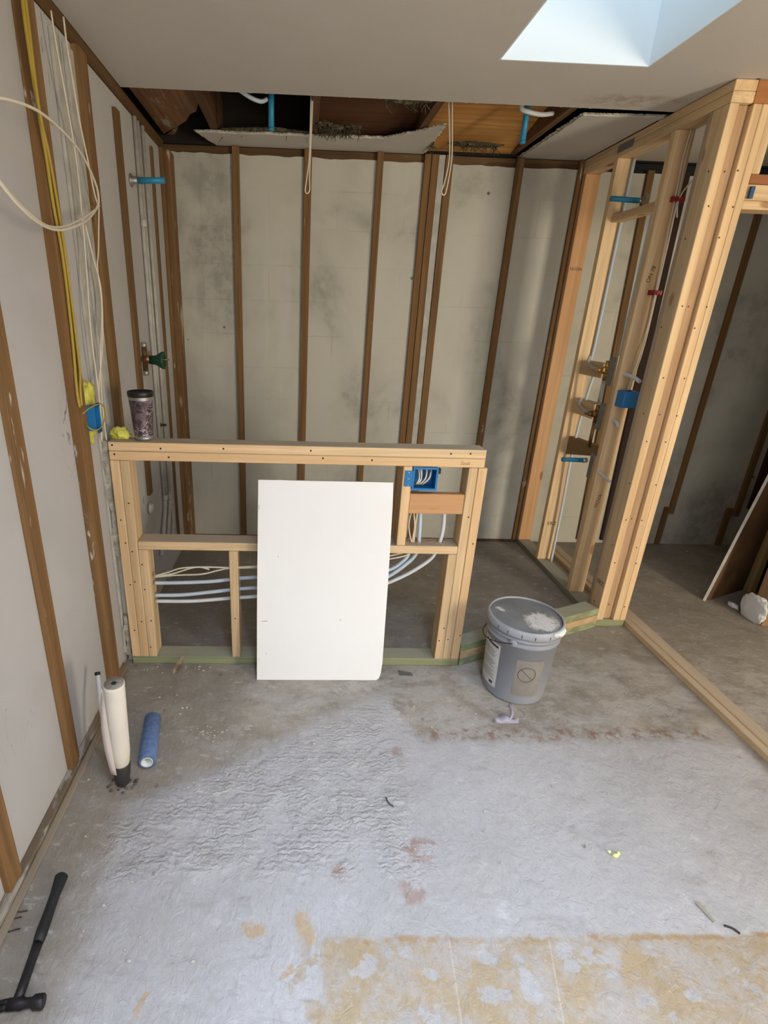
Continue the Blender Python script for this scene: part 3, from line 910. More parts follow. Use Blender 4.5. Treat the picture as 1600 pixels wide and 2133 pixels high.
stud(hw, -.757, .766, YH, YH + D, 1.021, 1.058, pine_x, 'top_plate')
stud(hw, -.757, .766, YH, YH + D, .983, 1.0205, pine_x, 'top_plate')
stud(hw, -.757, .782, YH, YH + D, 0, .038, green_x, 'sole_plate')
for x in (-.757, -.7185): stud(hw, x, x + .038, YH, YH + D, .0385, .9825, pine_z)
stud(hw, -.680, -.642, YH, YH + D, .0385, .588, pine_z, 'jack_stud')
for x in (.703, .7425): stud(hw, x, x + .038, YH, YH + D, .0385, .9825, pine_z)
stud(hw, .6645, .7025, YH, YH + D, .0385, .588, pine_z, 'jack_stud')
stud(hw, -.680, .7025, YH, YH + D, .5885, .6265, pine_x, 'rail')
stud(hw, -.293, -.255, YH, YH + D, .0385, .588, pine_z)
stud(hw, .432, .470, YH, YH + D, .627, .9825, pine_z)
stud(hw, .4705, .7025, YH + .004, YH + .042, .775, .864, orange_x, 'blocking')
# nails
nb = B()
rr = random.Random(5)
for x, z in ((-.74, 1.045), (-.735, 1.008), (-.55, 1.035), (-.30, 1.04), (-.52, 1.0), (.05, 1.04), (.3, 1.006), (.62, 1.04), (.70, 1.042), (.1, 1.01)):
    nb.lathe([(.0042, 0), (.0042, .0012)], (x, YH - .0006, z), 8, axis=(0, 1, 0))
for x in (-.738, -.70, -.662, .683, .722, .762):
    for k in range(4 if x < 0 else 2):
        z = .09 + (k + rr.random() * .7) * (.12 if abs(x) < .69 else (.21 if x < 0 else .4))
        nb.lathe([(.0036, 0), (.0036, .0012)], (x + rr.uniform(-.01, .01), YH - .0006, z), 8, axis=(0, 1, 0))
nb.lathe([(.0036, 0), (.0036, .0012)], (-.274, YH - .0006, .25), 8, axis=(0, 1, 0))
no = obj('nails', nb, M_nail, hw); no['kind'] = 'stuff'


def text(body, size, loc, rot, parent, name='writing', mat=M_ink, shear=0., ext=.0003):
    cu = bpy.data.curves.new(name, 'FONT'); cu.body = body; cu.size = size; cu.extrude = ext; cu.align_x = 'CENTER'; cu.align_y = 'CENTER'; cu.shear = shear
    tmp = bpy.data.objects.new('tmp', cu); C.objects.link(tmp)
    bpy.context.view_layer.update()
    me = bpy.data.meshes.new_from_object(tmp)
    bpy.data.objects.remove(tmp)
    o = bpy.data.objects.new(name, me); C.objects.link(o); me.materials.append(mat)
    o.parent = parent
    base = WL[parent.name] if parent else Vector()
    o.location = Vector(loc) - base; o.rotation_euler = rot
    WL[o.name] = Vector(loc)
    return o


text('Sauk', .022, (.683, YH - .0004, 1.001), (R_(90), 0, 0), hw, mat=plain('pencil', (.30, .19, .10), .9), shear=.3)

# blue two gang box in the half wall
e = empty('outlet_box', (.52, YH + .03, .885))
tag(e, 'bright blue two gang outlet box full of cables in the half wall', 'electrical box')
bx0, bx1, bz0, bz1 = .474, .575, .883, .983
t = .0035
bb = B()
bb.box(bx0, bx1, YH + .002, YH + .07, bz0, bz0 + t).box(bx0, bx1, YH + .002, YH + .07, bz1 - t - .0015, bz1 - .0015)
bb.box(bx0, bx0 + t, YH + .002, YH + .07, bz0 + t, bz1 - t).box(bx1 - t, bx1, YH + .002, YH + .07, bz0 + t, bz1 - t).box(bx0 + t, bx1 - t, YH + .066, YH + .07, bz0 + t, bz1 - t)
obj('box', bb, M_blue, e, bevel=.001)
fb = B()
fb.box(bx0 - .002, bx1 + .002, YH - .004, YH + .001, bz0 - .002, bz0 + .008).box(bx0 - .002, bx1 + .002, YH - .004, YH + .001, bz1 - .011, bz1 - .002)
fb.box(bx0 - .002, bx0 + .006, YH - .004, YH + .001, bz0 + .0085, bz1 - .0115).box(bx1 - .006, bx1 + .002, YH - .004, YH + .001, bz0 + .0085, bz1 - .0115)
obj('rim', fb, M_blue, e, bevel=.0008)
fl = B().box(.440, .472, YH - .004, YH - .0005, .898, .966)
obj('mounting_flange', fl, M_blue, e, bevel=.001)
for z in (.905, .932, .958): obj('screw', B().lathe([(.003, 0), (.003, .001)], (.456, YH - .0052, z), 8, axis=(0, 1, 0)), M_steel, e)
obj('screw_boss', B().box(bx1 + .0025, bx1 + .014, YH + .002, YH + .02, bz1 - .03, bz1 - .008), M_black, e, bevel=.002)
for k, (xa, xb, r) in enumerate(((.495, .502, .0028), (.504, .510, .0028), (.512, .536, .0035), (.524, .555, .0035), (.498, .515, .0025))):
    o = obj('box_cable', B().tube([(xb, YH + .055, .974), (xb, YH + .03, .962), ((xa + xb) / 2 + .006, YH + .014, .93), (xa, YH + .02, .904), (xa - .004, YH + .05, .893)], r, 8), M_wire)
    lab = ('leftmost bent cable inside the blue half wall box', 'second bent cable from the left inside the half wall box', 'thick bent cable in the middle of the half wall box',
           'rightmost curving cable inside the half wall box', 'thin cable tucked behind the others in the half wall box')[k]
    tag(o, lab, 'cable', 'cable ends in the half wall box')

# cables and pex in the half wall
def line(name, pts, r, m, label, g, cat='pipe', seg=10):
    o = obj(name, B().tube(pts, r, seg), m); return tag(o, label, cat, g)


y_ = YH + .045
G1 = 'pex pipes through the half wall'
q = lambda px, py, y=y_: oY(y, px, py)
line('pex_pipe', [q(322, 1214), q(360, 1214), q(440, 1211), q(520, 1203), q(600, 1201), q(700, 1199), q(800, 1190), q(840, 1168), q(852, 1152)], .0085, M_pexb, 'topmost of the three pale plastic pipes through the half wall', G1)
line('pex_pipe', [q(322, 1240), q(380, 1239), q(440, 1233), q(520, 1225), q(640, 1222), q(750, 1218), q(800, 1205), q(845, 1176), q(868, 1150), q(874, 1108), q(876, 1060)], .0085, M_pexb, 'middle of the three pale plastic pipes, rising through the rail', G1)
line('pex_pipe', [q(324, 1252), q(400, 1252), q(480, 1246), q(560, 1241), q(680, 1236), q(780, 1222), q(840, 1200), q(890, 1170), q(908, 1148), q(922, 1108), q(926, 1060)], .0085, M_pexw, 'lowest of the pale plastic pipes, curving up beside the right studs', G1)
G2 = 'white cables through the half wall'
q2 = lambda px, py: oY(y_ - .02, px, py)
line('white_cable', [q2(322, 1200), q2(350, 1192), q2(380, 1183), q2(430, 1181), q2(480, 1182), q2(560, 1178), q2(650, 1175), q2(760, 1168), q2(820, 1156), q2(845, 1150)], .0035, M_wire, 'upper white cable looping through the half wall below the rail', G2, 'cable')
line('white_cable', [q2(322, 1202), q2(370, 1198), q2(420, 1196), q2(455, 1188), q2(480, 1184), q2(560, 1182), q2(700, 1180), q2(800, 1166), q2(842, 1158), q2(856, 1149)], .0035, M_wire, 'lower white cable sagging through the half wall below the rail', G2, 'cable')
line('white_cable', [q2(324, 1199), q2(356, 1196), q2(392, 1185), q2(415, 1181), q2(436, 1186)], .0035, M_wire, 'short white cable end crossing the others near the left studs', G2, 'cable')
for k, (pp, lab) in enumerate((([(857, 1066), (852, 1090), (853, 1110), (858, 1130)], 'white cable bowed left under the half wall box'), ([(862, 1066), (864, 1095), (861, 1115), (859, 1130)], 'white cable straight down under the half wall box'),
                               ([(870, 1066), (866, 1090), (864, 1110), (862, 1130)], 'white cable bowed right under the half wall box'))):
    line('white_cable', [oY(YH + .03, *p) for p in pp], .0028, M_wire, lab, G2, 'cable')
# wood shavings on the rail
b = B(); rs = random.Random(9)
for k in range(70):
    p = Vector((rs.uniform(.50, .66), YH + rs.uniform(.012, .08), .629 + rs.random() * .006))
    a = rs.random() * 6.28; L = .004 + .008 * rs.random()
    b.tube([p, p + Vector((math.cos(a) * L, math.sin(a) * L, .003)), p + Vector((math.cos(a + 1) * L * 1.5, math.sin(a + 1) * L * 1.5, 0))], .0009, 4, False)
o = obj('drill_shavings', b, plain('shavings', (.50, .38, .27), .9)); tag(o, 'curly drill shavings heaped on the half wall rail', 'shavings', kind='stuff')

# ragged paper scrap between half wall and left wall
def ragged_sheet(lo, hi, label, w=.03, seed=1):
    rs = random.Random(seed); b = B(); zs = []; z = lo
    L, Rr = [], []
    while z < hi:
        L.append(Vector((XL + .006 + rs.uniform(0, .012), 0, z))); Rr.append(Vector((-.7615 + rs.uniform(-.003, 0), 0, z))); z += .025 + rs.random() * .02
    L.append(Vector((XL + .008, 0, hi))); Rr.append(Vector((-.762, 0, hi)))
    for i in range(len(L) - 1):
        dy = rs.uniform(-.006, .006)
        b.prism([L[i] + Vector((0, YH + .01 + dy, 0)), Rr[i] + Vector((0, YH + .012, 0)), Rr[i + 1] + Vector((0, YH + .012, 0)), L[i + 1] + Vector((0, YH + .01 + dy, 0))], (0, .012, 0))
    o = obj('torn_drywall', b, plain('torn_paper%d' % seed, (.46, .43, .36), .95, noise_=(25, .5), bump=(30, .8, .01)))
    tag(o, label, 'drywall')


ragged_sheet(.55, 1.06, 'ragged torn drywall edge wedged left of the half wall, upper piece', seed=1)
ragged_sheet(.04, .25, 'ragged torn drywall edge wedged left of the half wall, lower piece', seed=4)
o = obj('edge_batten', B().box(XL + .012, -.762, YH + .03, YH + .055, .0, .55), M_paintpipe); tag(o, 'thin grey batten between the left wall and the half wall post', 'batten')

# foam lump & tumbler on the half wall
f_ = oZ(1.058, 252, 913)
o = obj('foam_lump', B().blob((f_.x, f_.y, 1.058 + .018), (.037, .028, .028), .3, 1.8, 4, flat=.0172, seed=3), M_foam)
tag(o, 'yellow foam lump resting on the left end of the half wall', 'foam')
tp = oZ(1.058, 301, 915)
e = empty('tumbler', (tp.x, tp.y, 1.0585))
tag(e, 'stainless tumbler with purple marbled wrap and black lid on the half wall', 'tumbler')
s = N('marbled_wrap')
v = s.noise(22., 5, .65, s.map((1, 1, .8)), 1.8)
c = s.mix(s.ss(v, .35, .62), (.035, .022, .03), (.16, .12, .135))
ln = s.math('SUBTRACT', 1., s.ss(s.math('ABSOLUTE', s.math('SUBTRACT', s.noise(13., 4, .6, s.map((1, 1, 1.6)), 2.2), .5)), .006, .02))
c = s.mix(s.math('MULTIPLY', ln, s.ss(s.noise(9.), .42, .55)), c, (.62, .56, .60))
M_marb = s.out(c, .35, .2)
zt = 1.0585
obj('base_band', B().lathe([(.033, 0), (.0362, .002), (.037, .018)], (tp.x, tp.y, zt), 40), M_steel, e)
obj('wrap', B().lathe([(.0372, .018), (.0465, .160)], (tp.x, tp.y, zt), 40, cap0=False, cap1=False), M_marb, e)
obj('neck_band', B().lathe([(.0466, .160), (.0476, .173)], (tp.x, tp.y, zt), 40, cap0=False, cap1=False), M_steel, e)
obj('lid', B().lathe([(.0482, .172), (.0500, .174), (.0505, .190), (.049, .193), (.046, .193), (.045, .186), (.001, .185)], (tp.x, tp.y, zt), 40), M_black, e)

M_scuff = plain('scuff', (.50, .48, .45), .9)
# ------------------------------------------------------------------ leaning drywall offcut
p0, p1 = oZ(.0, 535, 1417), oZ(.0, 795, 1415)
yb0 = 1.918
top_y, top_z = YH - .016, .918
e = empty('drywall_offcut', (.11, yb0, 0)); tag(e, 'clean white rectangular drywall offcut leaning on the half wall', 'drywall')
ux = Vector((1, 0, 0)); up = Vector((0, top_y - yb0, top_z)); L = up.length; up.normalize(); nr = ux.cross(up).normalized()
o0 = Vector((-.169, yb0, .0))
W = .567
pts2 = [(0, 0), (W - .025, .002), (W - .012, .012), (W - .006, .035), (W - .001, .09), (W, .5), (W - .002, .80), (W - .006, L), (.008, L), (.004, .6), (0.001, .3)]
M_panel = plain('white_board_face', (.86, .86, .83), .75, spec=.2, noise_=(3, .985))
obj('face_sheet', B().prism([o0 + ux * a + up * b_ for a, b_ in pts2], nr * -.0015 if nr.y < 0 else nr * .0015), M_panel, e)
sgn = -1 if nr.y < 0 else 1
core = [o0 + ux * (a * .998) + up * b_ + nr * sgn * .0016 for a, b_ in pts2]
obj('core', B().prism(core, nr * sgn * .0105), M_gyp_edge, e)
fz = B()
for k in range(5): fz.blob(o0 + ux * (.02 + .02 * k) + up * (L - .001) + nr * sgn * .008, (.012, .004, .004), .5, 2, 2, seed=k)
obj('torn_paper', fz, M_gyp_edge, e)
for a, b_, w_, h_ in ((.09, .59, .003, .008), (.09, .605, .002, .003), (.04, .13, .003, .008), (.008, .10, .002, .012), (.36, .30, .014, .003), (.02, .29, .03, .004), (.01, .80, .003, .02)):
    c_ = o0 + ux * a + up * b_ - nr * sgn * .0003
    obj('scuff_mark', B().prism([c_, c_ + ux * w_, c_ + ux * w_ * .8 + up * h_, c_ + ux * w_ * .1 + up * h_ * .9], nr * sgn * .0002), M_scuff, e)

# ------------------------------------------------------------------ new stud partition
pt = empty('stud_partition', (XP + .045, 2.95, 0))
tag(pt, 'tall new stud wall with shower valves between its studs, right of the shower bay', 'stud wall')
XQ = XP + D
stud(pt, XP, XQ, 2.385, YB - .0125, 2.402, 2.4385, pine_y, 'top_plate')
stud(pt, XP, XQ + .0, 2.385, YB - .0125, 2.364, 2.4015, pine_y, 'top_plate')
stud(pt, XP, XQ, 2.50, YB - .0125, 0, .038, green_y, 'sole_plate')
stud(pt, XP, 1.80, 2.383, 2.4735, 0, .038, green_x, 'sole_plate')
stud(pt, XP, XQ, 3.465, 3.503, .0385, 2.3635, orange_z)
stud(pt, XP, XQ, 3.14, 3.178, .0385, 2.3635, pine_z)
stud(pt, XP, XQ, 2.692, 2.730, .0385, 2.3635, pine_z)
# corner cluster
stud(pt, XP, XP + .038, 2.385, 2.474, .0385, 2.3635, pine_z, 'corner_stud')
stud(pt, XP + .0005, XP + .034, 2.4745, 2.50, .0385, 2.3635, weath_z, 'corner_stud')
stud(pt, XP + .0385, XP + .092, 2.405, 2.474, .0385, 2.3635, wood('tan_pine', (.56, .36, .20), 2), 'corner_stud')
stud(pt, XP + .0925, XP + .128, 2.383, 2.474, .0385, 2.3635, pine_z, 'corner_stud')
stud(pt, XP + .1285, XP + .160, 2.383, 2.474, .0385, 2.3635, pine_z, 'corner_stud')
# weathered face board of the first cluster stud
# door header side
hx0 = XP + .1605
stud(pt, XQ + .0005, 2.60, 2.385, 2.47, 2.364, 2.4385, wood('red_fir', (.50, .22, .08), 0, .75), 'header_plate')
stud(pt, hx0, hx0 + .036, 2.387, 2.47, 2.133, 2.3635, pine_z, 'cripple_stud')
stud(pt, hx0, 2.585, 2.384, 2.47, 2.098, 2.1325, wood('dark_fir', (.33, .14, .06), 0, .75), 'header')
stud(pt, hx0, 2.585, 2.388, 2.47, 2.040, 2.0975, pine_x, 'header')
stud(pt, hx0, 2.585, 2.386, 2.47, 2.008, 2.0395, pine_x, 'header')
# blocking between studs
def blk(z0, z1, y0=2.7335, y1=3.1395, x0=XP + .045, x1=XQ, m=None, n='blocking'):
    stud(pt, x0, x1, y0, y1, z0, z1, m or pine_y, n)


blk(2.065, 2.103, 2.7305, 3.1395, x0=XP + .03)
blk(1.268, 1.345, 2.90, 3.1395, x0=XP + .024)
blk(1.04, 1.125, 2.90, 3.1395, x0=XP + .024)
obj('blocking', B().prism([(XP + .045, 3.1395, .89), (XP + .045, 2.7305, .905), (XP + .045, 2.7305, .865), (XP + .045, 3.1395, .775)], (.038, 0, 0)), wood('brown_block', (.34, .21, .10), 1), pt)
nb = B()
for k in range(13):
    z = .1 + k * .17 + rr.random() * .12
    nb.lathe([(.0038, 0), (.0038, .0012)], (XP + .108 + rr.uniform(-.01, .03), 2.3824, z), 8, axis=(0, 1, 0))
    if k % 2: nb.lathe([(.0038, 0), (.0038, .0012)], (XP + .02, 2.3844, z), 8, axis=(0, 1, 0))
    if k % 3 == 0: nb.lathe([(.0038, 0), (.0038, .0012)], (XP + .062, 2.4044, z), 8, axis=(0, 1, 0))
    if k % 2 == 0: nb.lathe([(.004, 0), (.004, .0012)], (XP - .0006, 2.40 + rr.random() * .06, z), 8, axis=(1, 0, 0))
no = obj('nails', nb, M_nail, pt); no['kind'] = 'stuff'
obj('nail_plate', B().box(XP - .0015, XP - .0002, 3.02, 3.16, 2.385, 2.42), M_steeld, pt)
text('ERZ', .034, (XP + .05, 3.1396, .30), (R_(90), 0, 0), pt, 'lumber_stamp')
text('ERZ', .034, (XP - .0004, 2.43, .245), (R_(90), 0, R_(-90)), pt, 'lumber_stamp')
text('NGON', .024, (XP + .045, 3.4646, 1.86), (R_(90), 0, 0), pt, 'lumber_stamp')
text('ON 78', .026, (XP + .04, 2.6916, 1.78), (R_(90), R_(-78), 0), pt, 'lumber_stamp')
text('NOVA', .028, (XP + .045, 2.6916, .62), (R_(90), R_(-80), 0), pt, 'lumber_stamp')

# floor plates running on towards the camera
fp = empty('floor_track', (1.85, 1.6, 0)); tag(fp, 'pair of pale wooden strips laid along the floor from the post cluster', 'floor plate')
xa = 1.815
obj('strip', B().box(xa, xa + .034, Y0 + .02, 3.40, 0, .027), pine_y, fp, bevel=.002)
obj('strip', B().box(xa + .039, xa + .098, Y0 + .02, 3.40, 0, .029), pine_y, fp, bevel=.004)

# curb of stacked lumber from half wall to partition
cb = empty('shower_curb', (1.2, 2.2, 0)); tag(cb, 'low shower curb of stacked green treated boards behind the bucket', 'curb')
A = Vector((.786, YH + .001, 0)); Bv = Vector((XP - .004, 2.372, 0))
d_ = (Bv - A).normalized(); n_ = Vector((-d_.y, d_.x, 0))


def curb(off0, off1, z0, z1, m, a=A, bb_=Bv):
    poly = [a + n_ * off0, bb_ + n_ * off0, bb_ + n_ * off1, a + n_ * off1]
    # keep clear of the half wall and the partition
    poly = [Vector((min(max(p.x, .784), XP - .002), p.y, z0)) for p in poly]
    obj('board', B().prism(poly, (0, 0, z1 - z0)), m, cb, bevel=.003)


curb(.0, .089, 0, .038, green_x)
curb(.0, .089, .0385, .076, wood('untreated_curb', mul(PINE, .75), 0))
curb(.004, .093, .0765, .114, green_x)

# wall plate posts at the far right
rp = empty('door_jamb_frame', (2.63, 2.5, 0)); tag(rp, 'brown stud framing at the right picture edge with plastered foot', 'stud wall')
stud(rp, 2.60, 2.638, 2.40, 2.489, .0, 2.363, wood('jamb_brown', (.36, .21, .11), 2), 'stud')
stud(rp, 2.6385, 2.681, 2.40, 2.489, .0, .038, wood('jamb_plate', (.34, .22, .12), 0), 'sole_plate')
stud(rp, 2.835, 2.873, 2.765, 2.854, .0, 2.36, wood('jamb_yellow', (.50, .34, .14), 2), 'stud')
stud(rp, 2.6385, 2.681, 2.42, 2.489, .0385, 2.363, wood('jamb_dark', (.16, .08, .04), 2), 'stud')
o = obj('plaster_lump', B().blob((2.584, 2.468, .075), (.014, .080, .088), .24, 1.7, 4, flat=.075, seed=4), M_plast)
o.location.x = 2.585
tag(o, 'white plaster blob on the foot of the right door jamb', 'plaster')
o = obj('gypsum_rubble', B().blob((2.595, 2.60, .014), (.02, .035, .014), .5, 2, 3, flat=.0135, seed=5), M_plast); tag(o, 'broken plaster crust on the floor behind the jamb foot', 'plaster')

# big leaning drywall sheet
lp = empty('leaning_drywall_sheet', (2.5, 2.7, 0)); tag(lp, 'tall drywall sheet with brown paper back leaning in the room beyond the doorway', 'drywall')
a0 = oZ(0, 1470, 1252); a1 = a0 + Vector((.30, .125, 0)) * 3.2
et = oY(a0.y + .03, 1598, 1006)
lean = (et - a0).normalized()
# sheet plane: bottom edge a0->a1, near side edge a0->a0+lean*2.2
sl = lean * 1.95
nn = (a1 - a0).cross(sl).normalized()
if nn.y > 0: nn = -nn
obj('paper_back', B().prism([a0, a1, a1 + sl, a0 + sl], -nn * .002), M_kraft, lp)
obj('gypsum_core', B().prism([a0 - nn * .0021, a1 - nn * .0021, a1 + sl - nn * .0021, a0 + sl - nn * .0021], -nn * .013), M_gyp, lp)
eg = ragged([a0, a0 + sl], .05, .002)[0:40]
obj('torn_edge', B().prism([a0 - nn * .001 + Vector((-.001, -.001, 0)), a0 + sl - nn * .001 + Vector((-.001, -.001, 0)), a0 + sl - nn * .014 + Vector((-.003, -.001, 0)), a0 - nn * .014 + Vector((-.003, -.001, 0))], (-.004, -.003, 0)), M_gyp, lp)

# ------------------------------------------------------------------ shower plumbing inside the partition
vx = XP + .024


def valve(z, y, label, bright, handle_px):
    e = empty('shower_valve', (vx, y, z)); tag(e, label, 'valve', 'shower valves in the stud wall')
    mb = M_brass if bright else M_bronze
    b = B()
    b.lathe([(.001, -.03), (.018, -.028), (.021, -.01), (.021, .012), (.015, .02), (.015, .03), (.001, .031)], (vx, y, z), 18, axis=(1, 0, 0))
    b.tube([(vx, y - .05, z), (vx, y + .055, z)], .010, 12, False).tube([(vx, y, z - .055), (vx, y, z + .05)], .010, 12, False)
    obj('body', b, mb, e)
    obj('stem', B().lathe([(.011, 0), (.013, .004), (.013, .014), (.006, .016), (.006, .034), (.0001, .035)], (vx - .03, y, z), 14, axis=(-1, 0, 0)), mb, e)
    obj('bracket', B().box(XP - .006, XP - .003, 2.738, 2.792, z - .072, z + .075), M_steeld, e, bevel=.0008)
    obj('bracket_arm', B().box(XP - .0025, vx, 2.792, 2.795, z - .02, z + .02), M_steeld, e)
    obj('inlet_pipe', B().tube([(vx - .01, y + .056, z), (vx - .012, y + .10, z + .002), (vx - .012, y + .15, z + .012), (vx - .01, y + .18, z + .03), (vx, y + .19, z + .06)], .009, 10), M_paintpipe, e)
    ln = .135 if bright else .05
    obj('outlet_pipe', B().tube([(vx, 2.737, z - .002), (vx, 2.70, z - .003), (vx - .003, 2.68 - ln * .5, z - .008), (vx - .006, 2.68 - ln, z - .022)], .0095, 12), M_pexw, e)
    return e


v1 = valve(1.315, 2.862, 'upper brass shower valve between the new studs', True, None)
v2 = valve(1.078, 2.862, 'lower dull bronze shower valve between the new studs', False, None)
o = obj('riser_pipe', B().tube([(vx, 2.862, 1.135), (vx, 2.862, 1.258)], .0085, 12, False), M_paintpipe); tag(o, 'short white riser pipe joining the two shower valves', 'pipe')
o = obj('drop_pipe', B().tube([(vx, 2.862, .886), (vx, 2.862, 1.02)], .0095, 12, False), M_bronze); tag(o, 'copper pipe dropping below the lower shower valve', 'pipe')
# tub spout stub with blue sleeve
e = empty('spout_stub', (vx, 2.87, .81)); tag(e, 'blue sleeved spout stub with steel bracket low in the stud wall', 'pipe')
zb = .795
obj('bracket', B().box(XP - .006, XP - .003, 2.735, 2.775, zb - .06, zb + .08), M_steeld, e, bevel=.0008)
obj('sleeve', B().tube([(XP - .022, 2.80, zb + .03), (XP - .15, 2.80, zb + .033)], .0125, 14, False), M_bluetube, e)
obj('fitting', B().lathe([(.010, 0), (.014, .002), (.014, .025), (.010, .028)], (XP - .034, 2.80, zb + .03), 14, axis=(1, 0, 0)), M_steel, e)
obj('supply_pipe', B().tube([(XP + .01, 2.73, zb), (XP + .012, 2.69, zb - .008), (XP + .014, 2.62, zb - .02), (XP + .014, 2.58, zb - .026)], .0085, 10), M_pexw, e)
# shower arm stub high up
zh = 2.14
e = empty('shower_stub', (vx, 2.96, zh)); tag(e, 'blue sleeved shower head stub high between the new studs', 'pipe')
obj('sleeve', B().tube([(XP + .06, 2.97, zh), (XP - .085, 2.97, zh + .004)], .0125, 14, False), M_bluetube, e)
obj('elbow', B().tube([(XP + .061, 2.97, zh), (XP + .075, 2.965, zh + .002), (XP + .078, 2.93, zh + .018)], .011, 12), M_steel, e)
# white riser at stud B
o = obj('white_riser', B().tube([(XP + .078, 3.10, .0385), (XP + .075, 3.10, .4), (XP + .060, 3.09, .8), (XP + .055, 3.06, 1.1), (XP + .055, 3.02, 1.30)], .0085, 10), M_pexw)
o.location = o.location; tag(o, 'thin white pipe rising from the sole plate beside the second new stud', 'pipe')
o = obj('pex_riser', B().tube([(XP + .045, 2.79, .06), (XP + .045, 2.79, .5), (XP + .062, 2.77, .9), (XP + .065, 2.76, 1.2), (XP + .065, 2.76, 1.3)], .0085, 10), M_pexw)
tag(o, 'pale pipe rising behind the third new stud to the valves', 'pipe')
o = obj('pex_riser', B().tube([(XP + .075, 3.13, 1.32), (XP + .08, 3.128, 1.45), (XP + .08, 3.128, 1.7), (XP + .08, 3.128, 2.36)], .0085, 10), M_pexb)
tag(o, 'pale blue pipe climbing along the second new stud', 'pipe')
o = obj('pex_riser', B().tube([(XP + .012, 2.745, 1.40), (XP + .012, 2.746, 1.6), (XP + .012, 2.746, 2.04)], .0085, 10), M_pexb)
tag(o, 'pale blue pipe climbing along the left side of the third new stud', 'pipe')

# cables on stud C with red clamps
for k, (dx, lab) in enumerate(((0, 'white cable stapled down the third new stud, left one'), (.012, 'white cable stapled down the third new stud, right one'))):
    ps = [(XP + .060 + dx, 2.6841, 2.363), (XP + .055 + dx, 2.6841, 2.25), (XP + .062 + dx, 2.6841, 2.12), (XP + .068 + dx, 2.6841, 1.95), (XP + .075 + dx * .6, 2.6821, 1.75), (XP + .08 + dx * .5, 2.6821, 1.55), (XP + .070 + dx, 2.6801, 1.42), (XP + .056 + dx, 2.6761, 1.30), (XP + .05 + dx, 2.6761, 1.236)]
    o = obj('white_cable', B().tube(ps, .0035, 8), M_wire); tag(o, lab, 'cable', 'cables on the third new stud')
o = obj('white_cable', B().tube([(XP + .088, 2.6761, 2.02), (XP + .078, 2.6761, 2.10), (XP + .082, 2.60, 2.17), (XP + .095, 2.52, 2.20), (XP + .12, 2.50, 2.21)], .003, 8), M_wire)
tag(o, 'thin white cable branching off towards the corner post cluster', 'cable')
for z, lab in ((2.095, 'upper red cable clamp on the third new stud'), (1.70, 'lower red cable clamp on the third new stud')):
    b = B()
    b.box(XP + .045, XP + .105, 2.6746, 2.6796, z - .007, z + .007)
    for k in range(4): b.box(XP + .045 + k * .017, XP + .054 + k * .017, 2.6736, 2.6916, z - .012, z + .010)
    o = obj('cable_clamp', b, M_red, bevel=.001); tag(o, lab, 'clamp', 'red cable clamps')
# blue box on stud C
e = empty('outlet_box', (XP + .06, 2.62, 1.14)); tag(e, 'blue outlet box facing backwards on the third new stud', 'electrical box')
obj('box', B().box(XP + .010, XP + .088, 2.6231, 2.6915, 1.150, 1.233), M_blue, e, bevel=.003)
obj('screw_tab', B().box(XP + .03, XP + .045, 2.6251, 2.6401, 1.2335, 1.240), M_bluedk, e)
obj('screw_tab', B().box(XP + .055, XP + .07, 2.6251, 2.6401, 1.143, 1.1495), M_bluedk, e)
o = obj('outlet_box', B().box(1.812, 1.828, 2.372, 2.3835, 2.045, 2.088), M_bluedk, bevel=.001); tag(o, 'small dark blue box edge at the left end of the door header', 'electrical box')

# ------------------------------------------------------------------ bucket
bk = Vector((.992, 1.893, 0))
e = empty('bucket', bk); tag(e, 'grey five gallon bucket with plaster smeared lid on the floor', 'bucket')
s = N('bucket_plastic')
s.out(s.mix(s.ss(s.noise(6., 4, .6), .4, .7), (.27, .285, .32), (.30, .31, .34)), .42)
M_bkt = s.m
s = N('bucket_lid')
p = s.sep(s.n('ShaderNodeTexCoord').outputs['Object'])
dx = s.math('SUBTRACT', p[0], .052); dy = s.math('MULTIPLY', s.math('SUBTRACT', p[1], -.052), 1.1)
r = s.math('SQRT', s.math('ADD', s.math('MULTIPLY', dx, dx), s.math('MULTIPLY', dy, dy)))
rn = s.math('MULTIPLY_ADD', s.math('SUBTRACT', s.noise(16., 5, .7, dist=1.), .5), .12, r)
m = s.math('MULTIPLY', s.math('SUBTRACT', 1., s.ss(rn, .060, .088)), s.ss(s.noise(38., 4, .6, dist=1.5), .30, .44))
dx2 = s.math('SUBTRACT', p[0], -.092); dy2 = s.math('SUBTRACT', p[1], .055)
r2 = s.math('MULTIPLY_ADD', s.math('SUBTRACT', s.noise(30., 4), .5), .05, s.math('SQRT', s.math('ADD', s.math('MULTIPLY', dx2, dx2), s.math('MULTIPLY', dy2, dy2))))
m = s.math('MAXIMUM', m, s.math('SUBTRACT', 1., s.ss(r2, .014, .022)))
base = s.mix(s.ss(s.noise(7., 4, .6), .35, .65), (.17, .18, .185), (.23, .24, .245))
s.bump(s.math('MULTIPLY', m, s.math('ADD', 1., s.noise(60., 3))), .6, .006)
M_lid = s.out(s.mix(m, base, (.62, .61, .58)), s.math('MULTIPLY_ADD', m, .4, .42))
obj('body', B().lathe([(.125, 0), (.131, .004), (.1325, .012), (.1445, .292), (.1500, .293), (.1505, .300), (.1500, .302), (.1445, .303), (.1450, .319), (.1515, .320), (.1520, .327), (.1515, .329), (.145, .330), (.146, .345)], bk, 72), M_bkt, e)
ld = obj('lid', B().lathe([(.0001, .3655), (.1435, .3655), (.1435, .3700), (.1425, .3705), (.05, .3705), (.0001, .3705)], bk, 96, cap0=False, cap1=False), M_lid, e)
